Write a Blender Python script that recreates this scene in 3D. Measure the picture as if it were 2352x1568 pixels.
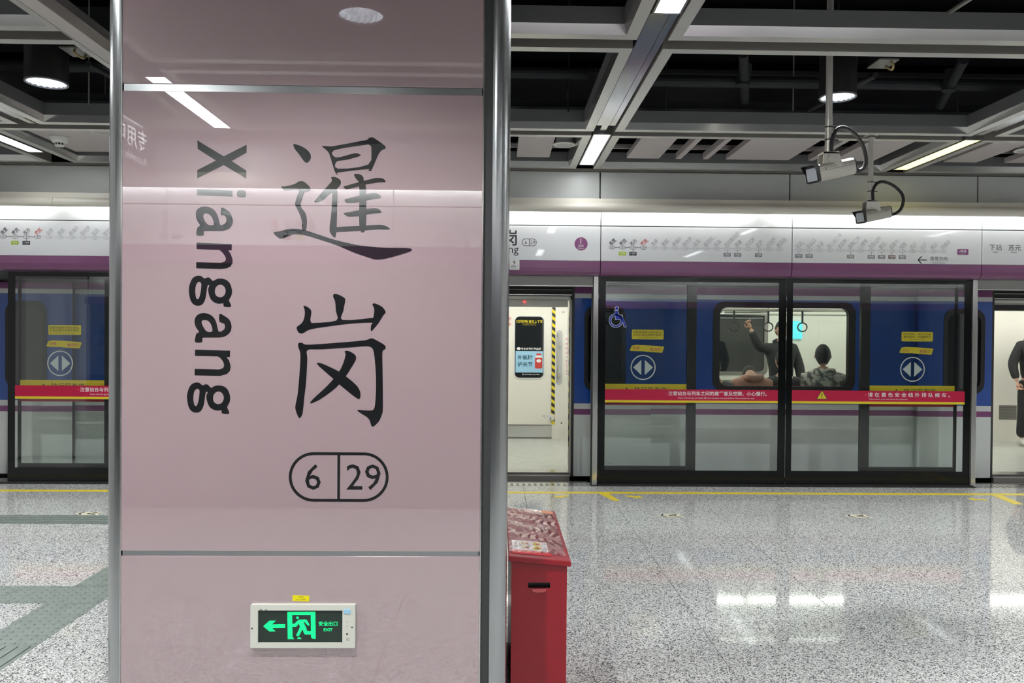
import bpy, math, random
from mathutils import Vector, Matrix
from mathutils.geometry import tessellate_polygon
random.seed(7)
SC = bpy.context.scene
for o in list(bpy.data.objects): bpy.data.objects.remove(o)
COL = SC.collection
R = math.radians
PI = math.pi
# ------------------------------------------------------------ camera, world, exposure
F = 1800.0; EYE = 1.54
YAW, PITCH, ROLL = R(1.1), R(-.55), R(-.45)
cy_, sy_ = math.cos(YAW), math.sin(YAW)
fwd = Vector((sy_*math.cos(PITCH), cy_*math.cos(PITCH), math.sin(PITCH)))
rgt = Vector((cy_, -sy_, 0)); dwn = fwd.cross(rgt)
r2 = math.cos(ROLL)*rgt + math.sin(ROLL)*dwn
d2 = math.cos(ROLL)*dwn - math.sin(ROLL)*rgt
cam = bpy.data.cameras.new('camera'); camo = bpy.data.objects.new('camera', cam); COL.objects.link(camo)
M = Matrix((r2, -d2, -fwd)).transposed().to_4x4(); M.translation = Vector((0, 0, EYE))
camo.matrix_world = M
cam.sensor_width = 36; cam.lens = 36*F/2352; cam.clip_start = .05
SC.camera = camo
SC.view_settings.view_transform = 'Standard'; SC.view_settings.look = 'None'
SC.view_settings.gamma = 1; SC.view_settings.use_curve_mapping = False
SC.view_settings.exposure = 0.12
W = bpy.data.worlds.new('world'); SC.world = W; W.use_nodes = True
W.node_tree.nodes['Background'].inputs[0].default_value = (.88, .88, .86, 1)
W.node_tree.nodes['Background'].inputs[1].default_value = .45
LAMP, DOWN, COVE, TRAINL = 37.0, 200.0, 18.0, 13.0

def at(px, py, Y):
    "point of the plane y=Y seen at a pixel: (x, z)"
    d = r2*((px-1176)/F) + d2*((py-784)/F) + fwd
    k = Y/d.y
    return (d.x*k, EYE+d.z*k)
def fl(px, py, z=0.0):
    d = r2*((px-1176)/F) + d2*((py-784)/F) + fwd
    k = (z-EYE)/d.z
    return (d.x*k, d.y*k)

# ------------------------------------------------------------ materials
def mat(name, col, rough=.5, metal=0, coat=0, cior=1.5, spec=.5, em=None, es=0, noise=0, nscale=20, bump=0, bscale=60, stretch=None, alpha=None):
    m = bpy.data.materials.new(name); m.use_nodes = True
    nt = m.node_tree; b = nt.nodes['Principled BSDF']
    b.inputs['Base Color'].default_value = (*col, 1); b.inputs['Roughness'].default_value = rough
    b.inputs['Metallic'].default_value = metal; b.inputs['Coat Weight'].default_value = coat
    b.inputs['Coat IOR'].default_value = cior; b.inputs['Specular IOR Level'].default_value = spec
    b.inputs['Coat Roughness'].default_value = .02
    if em: b.inputs['Emission Color'].default_value = (*em, 1); b.inputs['Emission Strength'].default_value = es
    tc = mp = None
    if noise or bump:
        tc = nt.nodes.new('ShaderNodeTexCoord'); mp = nt.nodes.new('ShaderNodeMapping')
        nt.links.new(tc.outputs['Object'], mp.inputs[0])
        if stretch: mp.inputs['Scale'].default_value = stretch
    if noise:
        n = nt.nodes.new('ShaderNodeTexNoise'); n.inputs['Scale'].default_value = nscale; n.inputs['Detail'].default_value = 4
        nt.links.new(mp.outputs[0], n.inputs[0])
        r = nt.nodes.new('ShaderNodeValToRGB')
        r.color_ramp.elements[0].position = .3; r.color_ramp.elements[1].position = .7
        r.color_ramp.elements[0].color = (*[max(0, c*(1-noise)) for c in col], 1)
        r.color_ramp.elements[1].color = (*[min(1, c*(1+noise)) for c in col], 1)
        nt.links.new(n.outputs[0], r.inputs[0]); nt.links.new(r.outputs[0], b.inputs['Base Color'])
    if bump:
        n = nt.nodes.new('ShaderNodeTexNoise'); n.inputs['Scale'].default_value = bscale
        nt.links.new(mp.outputs[0], n.inputs[0])
        bp = nt.nodes.new('ShaderNodeBump'); bp.inputs['Strength'].default_value = bump; bp.inputs['Distance'].default_value = .01
        nt.links.new(n.outputs[0], bp.inputs['Height']); nt.links.new(bp.outputs[0], b.inputs['Normal'])
    return m

def glass(name, tint, f0=.05, rough=0.0, f90=.9):
    m = bpy.data.materials.new(name); m.use_nodes = True; nt = m.node_tree
    nt.nodes.remove(nt.nodes['Principled BSDF']); out = nt.nodes['Material Output']
    t = nt.nodes.new('ShaderNodeBsdfTransparent'); t.inputs[0].default_value = (*tint, 1)
    g = nt.nodes.new('ShaderNodeBsdfGlossy'); g.inputs['Roughness'].default_value = rough
    g.inputs[0].default_value = (1, 1, 1, 1)
    lw = nt.nodes.new('ShaderNodeLayerWeight'); lw.inputs[0].default_value = .5
    p = nt.nodes.new('ShaderNodeMath'); p.operation = 'POWER'; p.inputs[1].default_value = 5
    k = nt.nodes.new('ShaderNodeMath'); k.operation = 'MULTIPLY_ADD'; k.inputs[1].default_value = f90; k.inputs[2].default_value = f0
    x = nt.nodes.new('ShaderNodeMixShader')
    nt.links.new(lw.outputs['Facing'], p.inputs[0]); nt.links.new(p.outputs[0], k.inputs[0]); nt.links.new(k.outputs[0], x.inputs[0])
    nt.links.new(t.outputs[0], x.inputs[1]); nt.links.new(g.outputs[0], x.inputs[2]); nt.links.new(x.outputs[0], out.inputs[0])
    return m

def granite():
    m = bpy.data.materials.new('speckled_granite'); m.use_nodes = True; nt = m.node_tree; b = nt.nodes['Principled BSDF']
    g = nt.nodes.new('ShaderNodeNewGeometry')
    v = nt.nodes.new('ShaderNodeTexVoronoi'); v.inputs['Scale'].default_value = 190; nt.links.new(g.outputs['Position'], v.inputs[0])
    s = nt.nodes.new('ShaderNodeSeparateColor'); nt.links.new(v.outputs['Color'], s.inputs[0])
    r = nt.nodes.new('ShaderNodeValToRGB'); e = r.color_ramp.elements
    e[0].position = 0; e[0].color = (.06, .06, .058, 1); e[1].position = 1; e[1].color = (.82, .83, .80, 1)
    for p_, c_ in ((.18, (.12, .12, .118, 1)), (.30, (.42, .425, .41, 1)), (.65, (.62, .625, .60, 1))):
        q = e.new(p_); q.color = c_
    nt.links.new(s.outputs[0], r.inputs[0])
    n = nt.nodes.new('ShaderNodeTexNoise'); n.inputs['Scale'].default_value = 1.3; nt.links.new(g.outputs['Position'], n.inputs[0])
    mr = nt.nodes.new('ShaderNodeMapRange'); mr.inputs[3].default_value = .9; mr.inputs[4].default_value = 1.06
    nt.links.new(n.outputs[0], mr.inputs[0])
    mx = nt.nodes.new('ShaderNodeMix'); mx.data_type = 'RGBA'; mx.blend_type = 'MULTIPLY'; mx.inputs[0].default_value = 1
    nt.links.new(r.outputs[0], mx.inputs[6]); nt.links.new(mr.outputs[0], mx.inputs[7]); nt.links.new(mx.outputs[2], b.inputs['Base Color'])
    b.inputs['Roughness'].default_value = .06; b.inputs['IOR'].default_value = 1.5
    return m

def camo_mat():
    m = bpy.data.materials.new('camouflage_cloth'); m.use_nodes = True; nt = m.node_tree; b = nt.nodes['Principled BSDF']
    tc = nt.nodes.new('ShaderNodeTexCoord'); n = nt.nodes.new('ShaderNodeTexNoise'); n.inputs['Scale'].default_value = 11
    nt.links.new(tc.outputs['Object'], n.inputs[0]); r = nt.nodes.new('ShaderNodeValToRGB'); r.color_ramp.interpolation = 'CONSTANT'
    e = r.color_ramp.elements; e[0].color = (.16, .16, .16, 1); e[1].position = .47; e[1].color = (.36, .35, .33, 1)
    q = e.new(.54); q.color = (.75, .73, .68, 1)
    nt.links.new(n.outputs[0], r.inputs[0]); nt.links.new(r.outputs[0], b.inputs['Base Color']); b.inputs['Roughness'].default_value = .9
    return m


GRAN = granite()
STEEL = mat('brushed_steel', (.50, .51, .52), .14, .95, noise=.06, nscale=6, stretch=(40, 40, .6))
POLISH = mat('polished_post_steel', (.44, .45, .455), .24, 1)
ALU = mat('satin_aluminium', (.62, .62, .60), .28, .85)
FRAME = mat('ceiling_frame_coating', (.64, .63, .59), .25, .45)
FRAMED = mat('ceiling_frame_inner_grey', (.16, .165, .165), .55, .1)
SLOT = mat('recess_brown_grey', (.26, .245, .225), .5, .2)
PLANK = mat('pinkish_ceiling_plank', (.55, .50, .50), .5)
ALU.node_tree.nodes['Principled BSDF'].inputs['Roughness'].default_value = .16
BLACK = mat('black_void_paint', (.012, .012, .015), .9)
PIPE = mat('dark_pipe_paint', (.011, .012, .015), .7)
PIPEG = mat('dull_galvanised_conduit', (.30, .30, .27), .45, .6)
PINK = mat('pink_enamel_glass', (.40, .29, .305), .35, 0, 1, 2.15, .3)
INK = mat('black_enamel_ink', (.006, .006, .007), .3, 0, 1, 2.15, .3)
DARKM = mat('dark_gasket', (.05, .05, .05), .4)
WALLP = mat('pale_grey_wall_panel', (.60, .62, .61), .35)
CREAM = mat('cream_pelmet', (.72, .69, .60), .35, .0)
WHITEP = mat('white_header_panel', (.80, .81, .84), .25, coat=.3)
PURPLE = mat('purple_band', (.24, .085, .20), .28, coat=.3)
PRED = mat('red_box_paint', (.29, .003, .013), .35, coat=.15, noise=.05, nscale=12)
WHITE = mat('white_plastic', (.80, .80, .76), .4)
CAMB = mat('camera_housing', (.55, .53, .47), .3, .35)
BLK = mat('black_plastic', (.018, .018, .018), .35)
BLKG = mat('black_glass_border', (.006, .007, .007), .12, spec=.35)
PSDM = mat('dark_door_stile', (.022, .024, .023), .3, .3)
GLASS = glass('clear_screen_glass', (.97, .985, .975), .038)
GLASSD = glass('door_leaf_glass', (.96, .98, .965), .03)
WGLASS = glass('train_window_glass', (.90, .93, .91), .04)
DGLASS = mat('dark_window_glass', (.015, .017, .02), .05, coat=1)
BLUE = mat('train_blue', (.018, .085, .40), .22, coat=.5)
TWHITE = mat('train_white_stripe', (.72, .73, .74), .3)
TPURP = mat('train_purple_stripe', (.26, .08, .22), .3)
TSILV = mat('train_lower_silver', (.80, .83, .81), .3, .1)
TINT = mat('train_cream_lining', (.78, .77, .70), .4)
TFLOOR = mat('train_floor_vinyl', (.50, .52, .48), .25, noise=.05, nscale=8)
TDARK = mat('train_recess_dark', (.03, .03, .03), .6)
YEL = mat('yellow_print', (.80, .65, .03), .4)
YELF = mat('yellow_floor_tape', (.80, .62, .04), .4, noise=.08, nscale=10)
CRIM = mat('crimson_print', (.55, .003, .055), .4)
CRIMD = mat('dull_red_print', (.35, .01, .03), .4)
LWHITE = mat('white_print', (.85, .85, .85), .5)
LGREY = mat('faded_grey_print', (.38, .38, .42), .5)
LDARK = mat('dark_print', (.03, .03, .04), .5)
LRED = mat('red_print', (.60, .06, .05), .5)
LIME = mat('lime_print', (.45, .62, .04), .5)
LBLUE = mat('blue_print', (.02, .05, .55), .4)
TACT = mat('grey_green_tactile', (.20, .235, .21), .4, noise=.12, nscale=14)
CREAMF = mat('cream_floor_sticker', (.70, .66, .50), .5)
EXITG = mat('lit_green', (.0, .35, .12), .4, em=(0.0, .85, .24), es=1.0)
EXITB = mat('exit_dark_green_face', (.015, .03, .022), .25)
BEIGE = mat('exit_housing_beige', (.66, .66, .58), .4)
SKYP = mat('pale_blue_print', (.35, .62, .82), .4)
LEDR = mat('red_led', (.3, 0, 0), .4, em=(1, .03, .03), es=3)
SKIN = mat('skin', (.55, .32, .23), .5)
HAIR = mat('black_hair', (.012, .011, .010), .6)
JACK = mat('charcoal_jacket', (.022, .024, .026), .8, bump=.5, bscale=25)
TROU = mat('dark_trousers', (.02, .021, .023), .8, bump=.4, bscale=22)
PEACH = mat('peach_hoodie', (.60, .33, .26), .8, bump=.3, bscale=30)
GREYC = mat('grey_cloth', (.10, .10, .11), .8)
SHOE = mat('off_white_shoe', (.72, .72, .68), .5)
LAMPM = mat('strip_lamp_diffuser', (.9, .9, .9), .5, em=(.95, .99, 1.0), es=LAMP)
LAMPW = mat('dim_strip_lamp_diffuser', (.9, .9, .9), .5, em=(.97, .99, 1.0), es=15)
LAMPY = mat('warm_strip_lamp_diffuser', (.9, .9, .6), .5, em=(1.0, .95, .38), es=1.7)
COVEM = mat('cove_tube', (.9, .9, .9), .5, em=(.93, .97, 1.0), es=COVE)
DOWNM = mat('downlight_reflector', (.7, .75, .8), .1, .6, em=(.8, .9, 1.0), es=1.1, noise=.5, nscale=30)
TRLM = mat('train_lamp', (.9, .9, .9), .5, em=(1.0, .99, .93), es=TRAINL)

for m_ in (PINK, INK): m_.node_tree.nodes['Principled BSDF'].inputs['Coat Roughness'].default_value = 0.0
# ------------------------------------------------------------ mesh builder
def smooth_closed(pts, n=3):
    out = []; L = len(pts)
    for i in range(L):
        p0, p1, p2, p3 = [Vector(pts[(i+k) % L]) for k in (-1, 0, 1, 2)]
        for j in range(n):
            t = j/n
            out.append(tuple(.5*((2*p1)+(p2-p0)*t+(2*p0-5*p1+4*p2-p3)*t*t+(3*p1-p0-3*p2+p3)*t**3)))
    return out
def rrect(x0, x1, z0, z1, r, n=6):
    p = []
    for cx, cz, a0 in ((x1-r, z1-r, 0), (x0+r, z1-r, 90), (x0+r, z0+r, 180), (x1-r, z0+r, 270)):
        for k in range(n+1):
            a = R(a0+90*k/n); p.append((cx+r*math.cos(a), cz+r*math.sin(a)))
    return p
def circle(cx, cz, r, n=32, ry=None):
    ry = ry or r
    return [(cx+r*math.cos(2*PI*k/n), cz+ry*math.sin(2*PI*k/n)) for k in range(n)]
_tc = {}
def text_mesh(s, bold):
    k = (s, bold)
    if k not in _tc:
        c = bpy.data.curves.new('t', 'FONT'); c.body = s; c.resolution_u = 2; c.offset = bold; c.fill_mode = 'FRONT'
        o = bpy.data.objects.new('t', c)
        m = o.to_mesh()
        _tc[k] = ([tuple(v.co) for v in m.vertices], [tuple(p.vertices) for p in m.polygons])
        o.to_mesh_clear(); bpy.data.objects.remove(o); bpy.data.curves.remove(c)
    return _tc[k]
class MB:
    def __init__(s): s.v = []; s.f = []; s.m = []; s.cur = 0
    def add(s, vs, fs, mi=None):
        n = len(s.v); s.v += [tuple(v) for v in vs]; s.f += [tuple(i+n for i in f) for f in fs]
        s.m += [s.cur if mi is None else mi]*len(fs); return s
    def box(s, x0, x1, y0, y1, z0, z1):
        if x0 > x1: x0, x1 = x1, x0
        if y0 > y1: y0, y1 = y1, y0
        if z0 > z1: z0, z1 = z1, z0
        return s.add([(x0, y0, z0), (x1, y0, z0), (x1, y1, z0), (x0, y1, z0), (x0, y0, z1), (x1, y0, z1), (x1, y1, z1), (x0, y1, z1)],
                     [(0, 3, 2, 1), (4, 5, 6, 7), (0, 1, 5, 4), (1, 2, 6, 5), (2, 3, 7, 6), (3, 0, 4, 7)])
    def flat(s, outer, y, holes=(), f=None):
        "polygon in the xz plane at y facing -y; f maps (a,b,y) to 3d"
        loops = [[Vector((a, b, 0)) for a, b in outer]] + [[Vector((a, b, 0)) for a, b in h] for h in holes]
        tr = tessellate_polygon(loops); pts = [p for l in loops for p in l]
        out = []
        for t in tr:
            a, b, c = [pts[i] for i in t]
            if (b-a).cross(c-a).z < 0: t = (t[0], t[2], t[1])
            out.append(tuple(t))
        g = f or (lambda a, b: (a, y, b))
        return s.add([g(p.x, p.y) for p in pts], out)
    def slab(s, outer, y0, y1, holes=()):
        "solid plate between y0 (front) and y1"
        s.flat(outer, y0, holes)
        for lp in [outer]+list(holes):
            n = len(lp); s.add([(a, y0, b) for a, b in lp]+[(a, y1, b) for a, b in lp], [(i, (i+1) % n, (i+1) % n+n, i+n) for i in range(n)])
        k = len(s.f); s.flat(outer, y1, holes); s.f[k:] = [tuple(reversed(f)) for f in s.f[k:]]
        return s
    def prism(s, pts, x0, x1):
        "pts (y,z) polygon extruded along x"
        n = len(pts); s.add([(x0, a, b) for a, b in pts]+[(x1, a, b) for a, b in pts], [(i, (i+1) % n, (i+1) % n+n, i+n) for i in range(n)])
        tr = tessellate_polygon([[Vector((a, b, 0)) for a, b in pts]])
        s.add([(x0, a, b) for a, b in pts], [tuple(t) for t in tr]); s.add([(x1, a, b) for a, b in pts], [tuple(t) for t in tr]); return s
    def cyl(s, p0, p1, r0, r1=None, n=16, cap=True):
        p0, p1 = Vector(p0), Vector(p1); r1 = r0 if r1 is None else r1
        d = (p1-p0).normalized(); u = d.orthogonal().normalized(); w = d.cross(u)
        vs = [p+(u*math.cos(2*PI*k/n)+w*math.sin(2*PI*k/n))*r for p, r in ((p0, r0), (p1, r1)) for k in range(n)]
        fs = [(k, (k+1) % n, (k+1) % n+n, k+n) for k in range(n)]
        if cap: fs += [tuple(reversed(range(n))), tuple(range(n, 2*n))]
        return s.add(vs, fs)
    def tube(s, pts, r, n=10):
        pts = [Vector(p) for p in pts]; rings = []; u = None
        for i, p in enumerate(pts):
            d = (pts[min(i+1, len(pts)-1)]-pts[max(i-1, 0)]).normalized()
            u = d.orthogonal().normalized() if u is None else (u-d*u.dot(d)).normalized()
            w = d.cross(u); rr = r[i] if isinstance(r, (list, tuple)) else r
            rings.append([p+(u*math.cos(2*PI*k/n)+w*math.sin(2*PI*k/n))*rr for k in range(n)])
        vs = [v for q in rings for v in q]; m = len(rings)
        fs = [(i*n+k, i*n+(k+1) % n, (i+1)*n+(k+1) % n, (i+1)*n+k) for i in range(m-1) for k in range(n)]
        fs += [tuple(reversed(range(n))), tuple(range((m-1)*n, m*n))]
        return s.add(vs, fs)
    def lathe(s, prof, c, n=32):
        vs = [(c[0]+r*math.cos(2*PI*k/n), c[1]+r*math.sin(2*PI*k/n), c[2]+z) for r, z in prof for k in range(n)]; m = len(prof)
        fs = [(i*n+k, i*n+(k+1) % n, (i+1)*n+(k+1) % n, (i+1)*n+k) for i in range(m-1) for k in range(n)]
        return s.add(vs, fs)
    def text(s, body, h, x, z, y, al='c', rot=0, bold=0.0, sx=1.0, mtx=None):
        vs, fs = text_mesh(body, bold)
        if not vs: return s
        x0 = min(v[0] for v in vs); x1 = max(v[0] for v in vs); z0 = min(v[1] for v in vs); z1 = max(v[1] for v in vs)
        zc = (z0+z1)/2; ax = {'c': (x0+x1)/2, 'l': x0, 'r': x1}[al]; c, q = math.cos(rot), math.sin(rot)
        k = h/(z1-z0); out = []
        for v in vs:
            a, b = (v[0]-ax)*k*sx, (v[1]-zc)*k
            a, b = a*c-b*q, a*q+b*c
            out.append(mtx(a, b) if mtx else (x+a, y, z+b))
        return s.add(out, fs)
    def xf(s, m):
        s.v = [tuple(m @ Vector(v)) for v in s.v]; return s
    def build(s, name, mats, parent=None, bevel=0, smooth=False, loc=None):
        me = bpy.data.meshes.new(name); me.from_pydata(s.v, [], s.f)
        ml = mats if isinstance(mats, (list, tuple)) else [mats]
        for m in ml: me.materials.append(m)
        if len(ml) > 1: me.polygons.foreach_set('material_index', s.m)
        if smooth: me.polygons.foreach_set('use_smooth', [True]*len(me.polygons))
        me.update()
        o = bpy.data.objects.new(name, me); COL.objects.link(o)
        if parent: o.parent = parent; o.matrix_parent_inverse = parent.matrix_world.inverted()
        if bevel:
            b = o.modifiers.new('b', 'BEVEL'); b.width = bevel; b.segments = 2; b.limit_method = 'ANGLE'
        return o
def tag(o, label=None, cat=None, group=None, kind=None):
    for k, v in (('label', label), ('category', cat), ('group', group), ('kind', kind)):
        if v: o[k] = v
    return o
def thing(name, loc, label, cat, group=None, kind=None):
    o = bpy.data.objects.new(name, None); COL.objects.link(o); o.location = loc; o.empty_display_size = .1
    o.matrix_world = Matrix.Translation(loc)
    return tag(o, label, cat, group, kind)
def part_label(o, l): o['label'] = l; return o
def copy_tree(o, parent=None, delta=None):
    c = o.copy(); COL.objects.link(c)
    if parent: c.parent = parent
    for ch in o.children: copy_tree(ch, c)
    return c

# ------------------------------------------------------------ setting: floor, void ceiling, far wall, rear wall
YP, YR = 8.0, -1.36            # screen doors in front, the opposite screen doors behind the viewer
ZC = 3.2                       # underside of the ceiling grid
fl_ = tag(MB().box(-9, 11, -1.6, 8.12, -.20, -.021).build('floor', mat('joint_grout', (.045, .045, .042), .9)), kind='structure')
tile_x = [1.09+.813*k for k in range(-8, 8)]; tile_y = [7.04-.768*k for k in range(-1, 9)]
GAP = .0016
xs_all = [-9]+tile_x+[11]
tmesh = MB().box(GAP, .813-GAP, GAP, .768-GAP, -.02, 0).build('tile', GRAN, fl_)
first = True
for j in range(len(tile_y)-1):
    for i in range(len(tile_x)-1):
        x, y = tile_x[i], tile_y[j+1]
        t = tmesh if first else tmesh.copy()
        if not first: COL.objects.link(t)
        first = False; t.location = (x, y, 0)
# edge course next to the screen doors, outlying floor and floor behind the viewer
for i in range(len(tile_x)-1):
    MB().box(tile_x[i]+GAP, tile_x[i+1]-GAP, tile_y[0]+GAP, 7.93, -.02, 0).build('tile', GRAN, fl_)
MB().box(-9, tile_x[0]-GAP, -1.6, 7.93, -.02, 0).box(tile_x[-1]+GAP, 11, -1.6, 7.93, -.02, 0).box(tile_x[0], tile_x[-1], -1.6, tile_y[-1]-GAP, -.02, 0).build('outer_paving', GRAN, fl_)
# tactile paving: studded and barred tiles let into the floor
def tact(x0, x1, y0, y1, kind):
    m = MB().box(x0+.001, x1-.001, y0+.001, y1-.001, -.001, .002)
    if kind == 'dots':
        n = 6
        for a in range(n):
            for b in range(n):
                cx, cy = x0+(x1-x0)*(a+.5)/n, y0+(y1-y0)*(b+.5)/n
                m.cyl((cx, cy, .002), (cx, cy, .0065), .0125, .008, 10)
    elif kind == 'barx':
        for b in range(5):
            cy = y0+(y1-y0)*(b+.5)/5; m.box(x0+.012, x1-.012, cy-.011, cy+.011, .002, .0065)
    else:
        for b in range(5):
            cx = x0+(x1-x0)*(b+.5)/5; m.box(cx-.011, cx+.011, y0+.012, y1-.012, .002, .0065)
    m.build('tactile_tile', TACT, fl_)
XT0, XT1 = -2.535, -2.235
y = 2.95
k = 0
while y < 7.2:
    if not (6.29 < y+.01 < 6.59 or 4.44 < y+.15 < 4.76): tact(XT0, XT1, y, y+.3, 'bary' if (y < 3.8 or y > 5.1) else 'dots')
    y += .3 if abs(y+.3-4.45) > .01 else .3
    k += 1
    if y > 6.2: break
for i in range(12):
    x1 = XT1-.3*i
    tact(x1-.3, x1, 4.455, 4.755, 'dots' if i < 4 else 'barx')
for i in range(14):
    x1 = -1.6-.3*i
    tact(x1-.3, x1, 6.29, 6.59, 'barx')
# yellow line
for nm, pts, lb in (
    ('floor_line', [(-8.5, 7.56), (10.5, 7.56), (10.5, 7.645), (-8.5, 7.645)], 'long yellow line taped on the floor along the screen doors'),
    ('queue_stripe', [(1.09, 7.235), (1.155, 7.235), (1.095, 7.56), (1.0, 7.56)], 'short slanting yellow stripe joining the yellow line near the open door beside the pillar'),
    ('queue_stripe', [(4.80, 7.15), (4.885, 7.15), (4.95, 7.56), (4.85, 7.56)], 'short slanting yellow stripe joining the yellow line at the right-hand open door')):
    m = MB(); n = len(pts); m.add([(a, b, .0012) for a, b in pts], [tuple(range(n))])
    m.add([(a, b, 0) for a, b in pts]+[(a, b, .0012) for a, b in pts], [(i, (i+1) % n, (i+1) % n+n, i+n) for i in range(n)])
    tag(m.build(nm, YELF), lb, 'floor line')
def arrow2(cx, cy, L, w, ang):
    p = [(-L/2, -w*.2), (L*.1, -w*.2), (L*.1, -w/2), (L/2, 0), (L*.1, w/2), (L*.1, w*.2), (-L/2, w*.2)]
    c, s = math.cos(ang), math.sin(ang); return [(cx+a*c-b*s, cy+a*s+b*c) for a, b in p]
for cx, cy, ang, lb in ((.62, 7.42, -2.6, 'small yellow arrow on the floor in front of the open train door by the pillar'), (1.32, 7.42, -.5, 'small yellow arrow on the floor right of the slanting yellow stripe by the pillar'), (4.58, 7.36, 2.8, 'small yellow arrow on the floor near the right-hand train door')):
    m = MB(); m.flat(arrow2(cx, cy, .17, .15, ang), 0, f=lambda a, b: (a, b, .0013)); m.flat(arrow2(cx, cy, .17, .15, ang), 0, f=lambda a, b: (a, b, .0005))
    tag(m.build('floor_arrow', YELF), lb, 'floor arrow', 'yellow boarding arrows')
for cx, lb in ((1.50, 'cream arrow sticker on the floor before the left half of the glass screen'), (3.115, 'cream arrow sticker on the floor before the right half of the glass screen'), (-3.42, 'cream arrow sticker on the floor beyond the pillar, beside the barred tactile strip')):
    t = thing('floor_sticker', (cx, 6.65, 0), lb, 'floor sticker', 'cream queue stickers')
    m = MB(); m.flat([(cx-.12, 6.65), (cx-.06, 6.71), (cx+.09, 6.71), (cx+.07, 6.65), (cx+.11, 6.59), (cx-.05, 6.59)], 0, f=lambda a, b: (a, b, .0012)); m.build('backing', CREAMF, t)
    m = MB()
    def ln(x0, y0, x1, y1, w=.008):
        d = Vector((x1-x0, y1-y0)).normalized(); q = (-d.y*w, d.x*w)
        m.add([(x0-q[0], y0-q[1], .0018), (x1-q[0], y1-q[1], .0018), (x1+q[0], y1+q[1], .0018), (x0+q[0], y0+q[1], .0018)], [(0, 1, 2, 3)])
    ln(cx-.085, 6.65, cx-.06, 6.70); ln(cx-.085, 6.65, cx-.05, 6.61)
    ln(cx-.02, 6.65, cx+.05, 6.69); ln(cx-.02, 6.65, cx+.07, 6.605); ln(cx+.03, 6.65, cx+.05, 6.69)
    m.build('printed_arrow', LDARK, t)

# void ceiling
ce = tag(MB().box(-9, 11, -1.7, 8.6, 4.6, 4.75).build('ceiling', BLACK), kind='structure')
# far wall above the screen doors: panels with joints
wf = tag(MB().box(-9, 11, 8.02, 8.25, 2.16, 3.215).box(-9, 11, 8.02, 8.25, 3.215, 4.6).build('wall_far', BLACK), kind='structure')
JX = [-8.9, -6.95, -5.02, -2.84, -.90, 1.033, 2.966, 4.90, 6.84, 8.8, 10.8]
for a, b in zip(JX[:-1], JX[1:]):
    MB().box(a+.007, b-.007, 7.93, 8.02, 2.905, 3.185).build('panel', WALLP, wf, bevel=.003)
    MB().box(a+.0, b-.0, 7.90, 8.02, 3.19, 3.215).build('top_trim', SLOT, wf)
# cove pelmet that hides the tube
pel = tag(MB().prism([(7.93, 2.905), (7.74, 2.885), (7.735, 2.835), (7.93, 2.85)], -8.9, 10.8).build('trim_1', CREAM), kind='structure')
lip = [(7.745, 2.832)]+[(7.70+.045*math.cos(a), 2.785+.045*math.sin(a)) for a in [R(90+18*k) for k in range(8)]]+[(7.69, 2.745), (7.70, 2.742), (7.715, 2.752)]+[(7.70+.032*math.cos(a), 2.785+.032*math.sin(a)) for a in [R(216-18*k) for k in range(8)]]+[(7.745, 2.82)]
for a, b in ((-8.9, -4.3), (-4.3, -.2), (-.2, 2.64), (2.64, 6.3), (6.3, 10.8)):
    MB().prism(lip, a+.002, b-.002).build('pelmet_lip', CREAM, pel)
    MB().cyl((a+.1, 7.79, 2.80), (b-.1, 7.79, 2.80), .013, n=10).build('cove_tube', COVEM, pel)
# rear side (opposite platform edge), seen only in reflections
wr = tag(MB().box(-9, 11, YR-.4, YR-.05, 2.13, 4.6).build('wall_rear', BLACK), kind='structure')
m = MB()
for a, b in zip(JX[:-1], JX[1:]): m.box(a+.007, b-.007, YR-.05, YR+.0, 2.905, 3.185)
m.build('panel_row', WALLP, wr)
m = MB()
for a, b in zip(JX[:-1], JX[1:]): m.box(a+.003, b-.003, YR-.05, YR+.08, 2.635, 2.85).box(a+.003, b-.003, YR-.05, YR+.08, 2.285, 2.625)
m.build('header_row', WHITEP, wr)
MB().box(-9, 11, YR-.05, YR+.08, 2.13, 2.283).build('purple_row', PURPLE, wr)
MB().prism([(YR, 2.905), (YR+.19, 2.885), (YR+.24, 2.79), (YR+.24, 2.745), (YR+.225, 2.745), (YR+.2, 2.82), (YR, 2.85)], -8.9, 10.8).build('pelmet_row', CREAM, wr)
MB().cyl((-8.8, YR+.14, 2.80), (10.7, YR+.14, 2.80), .013, n=10).build('cove_tube', COVEM, wr)
wrr = tag(MB().box(-9, 11, YR-.03, YR-.01, 0, 2.13).build('wall_rear', mat('dark_rear_screen', (.05, .055, .06), .06, coat=.5)), kind='structure')

# ------------------------------------------------------------ ceiling grid: rectangular frames with a slot between them
def frame_side(profile, p0, p1, inward, e0, e1):
    "loft profile (d=distance from the outer edge towards the opening, z) from p0 to p1, mitred"
    p0, p1, n = Vector(p0), Vector(p1), Vector(inward); d = (p1-p0).normalized()
    A = [p0+n*q+d*q*e0 for q, z in profile]; B = [p1+n*q-d*q*e1 for q, z in profile]
    vs = [(a.x, a.y, z) for a, (q, z) in zip(A, profile)]+[(b.x, b.y, z) for b, (q, z) in zip(B, profile)]; n_ = len(profile)
    return vs, [(i, (i+1) % n_, (i+1) % n_+n_, i+n_) for i in range(n_)]
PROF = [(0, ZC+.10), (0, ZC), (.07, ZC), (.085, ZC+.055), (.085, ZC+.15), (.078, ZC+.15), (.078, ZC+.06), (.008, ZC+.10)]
PM = [2, 0, 1, 3, 3, 3, 3, 3]     # outer face brown, bottom steel, bevel, inner dark
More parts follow.
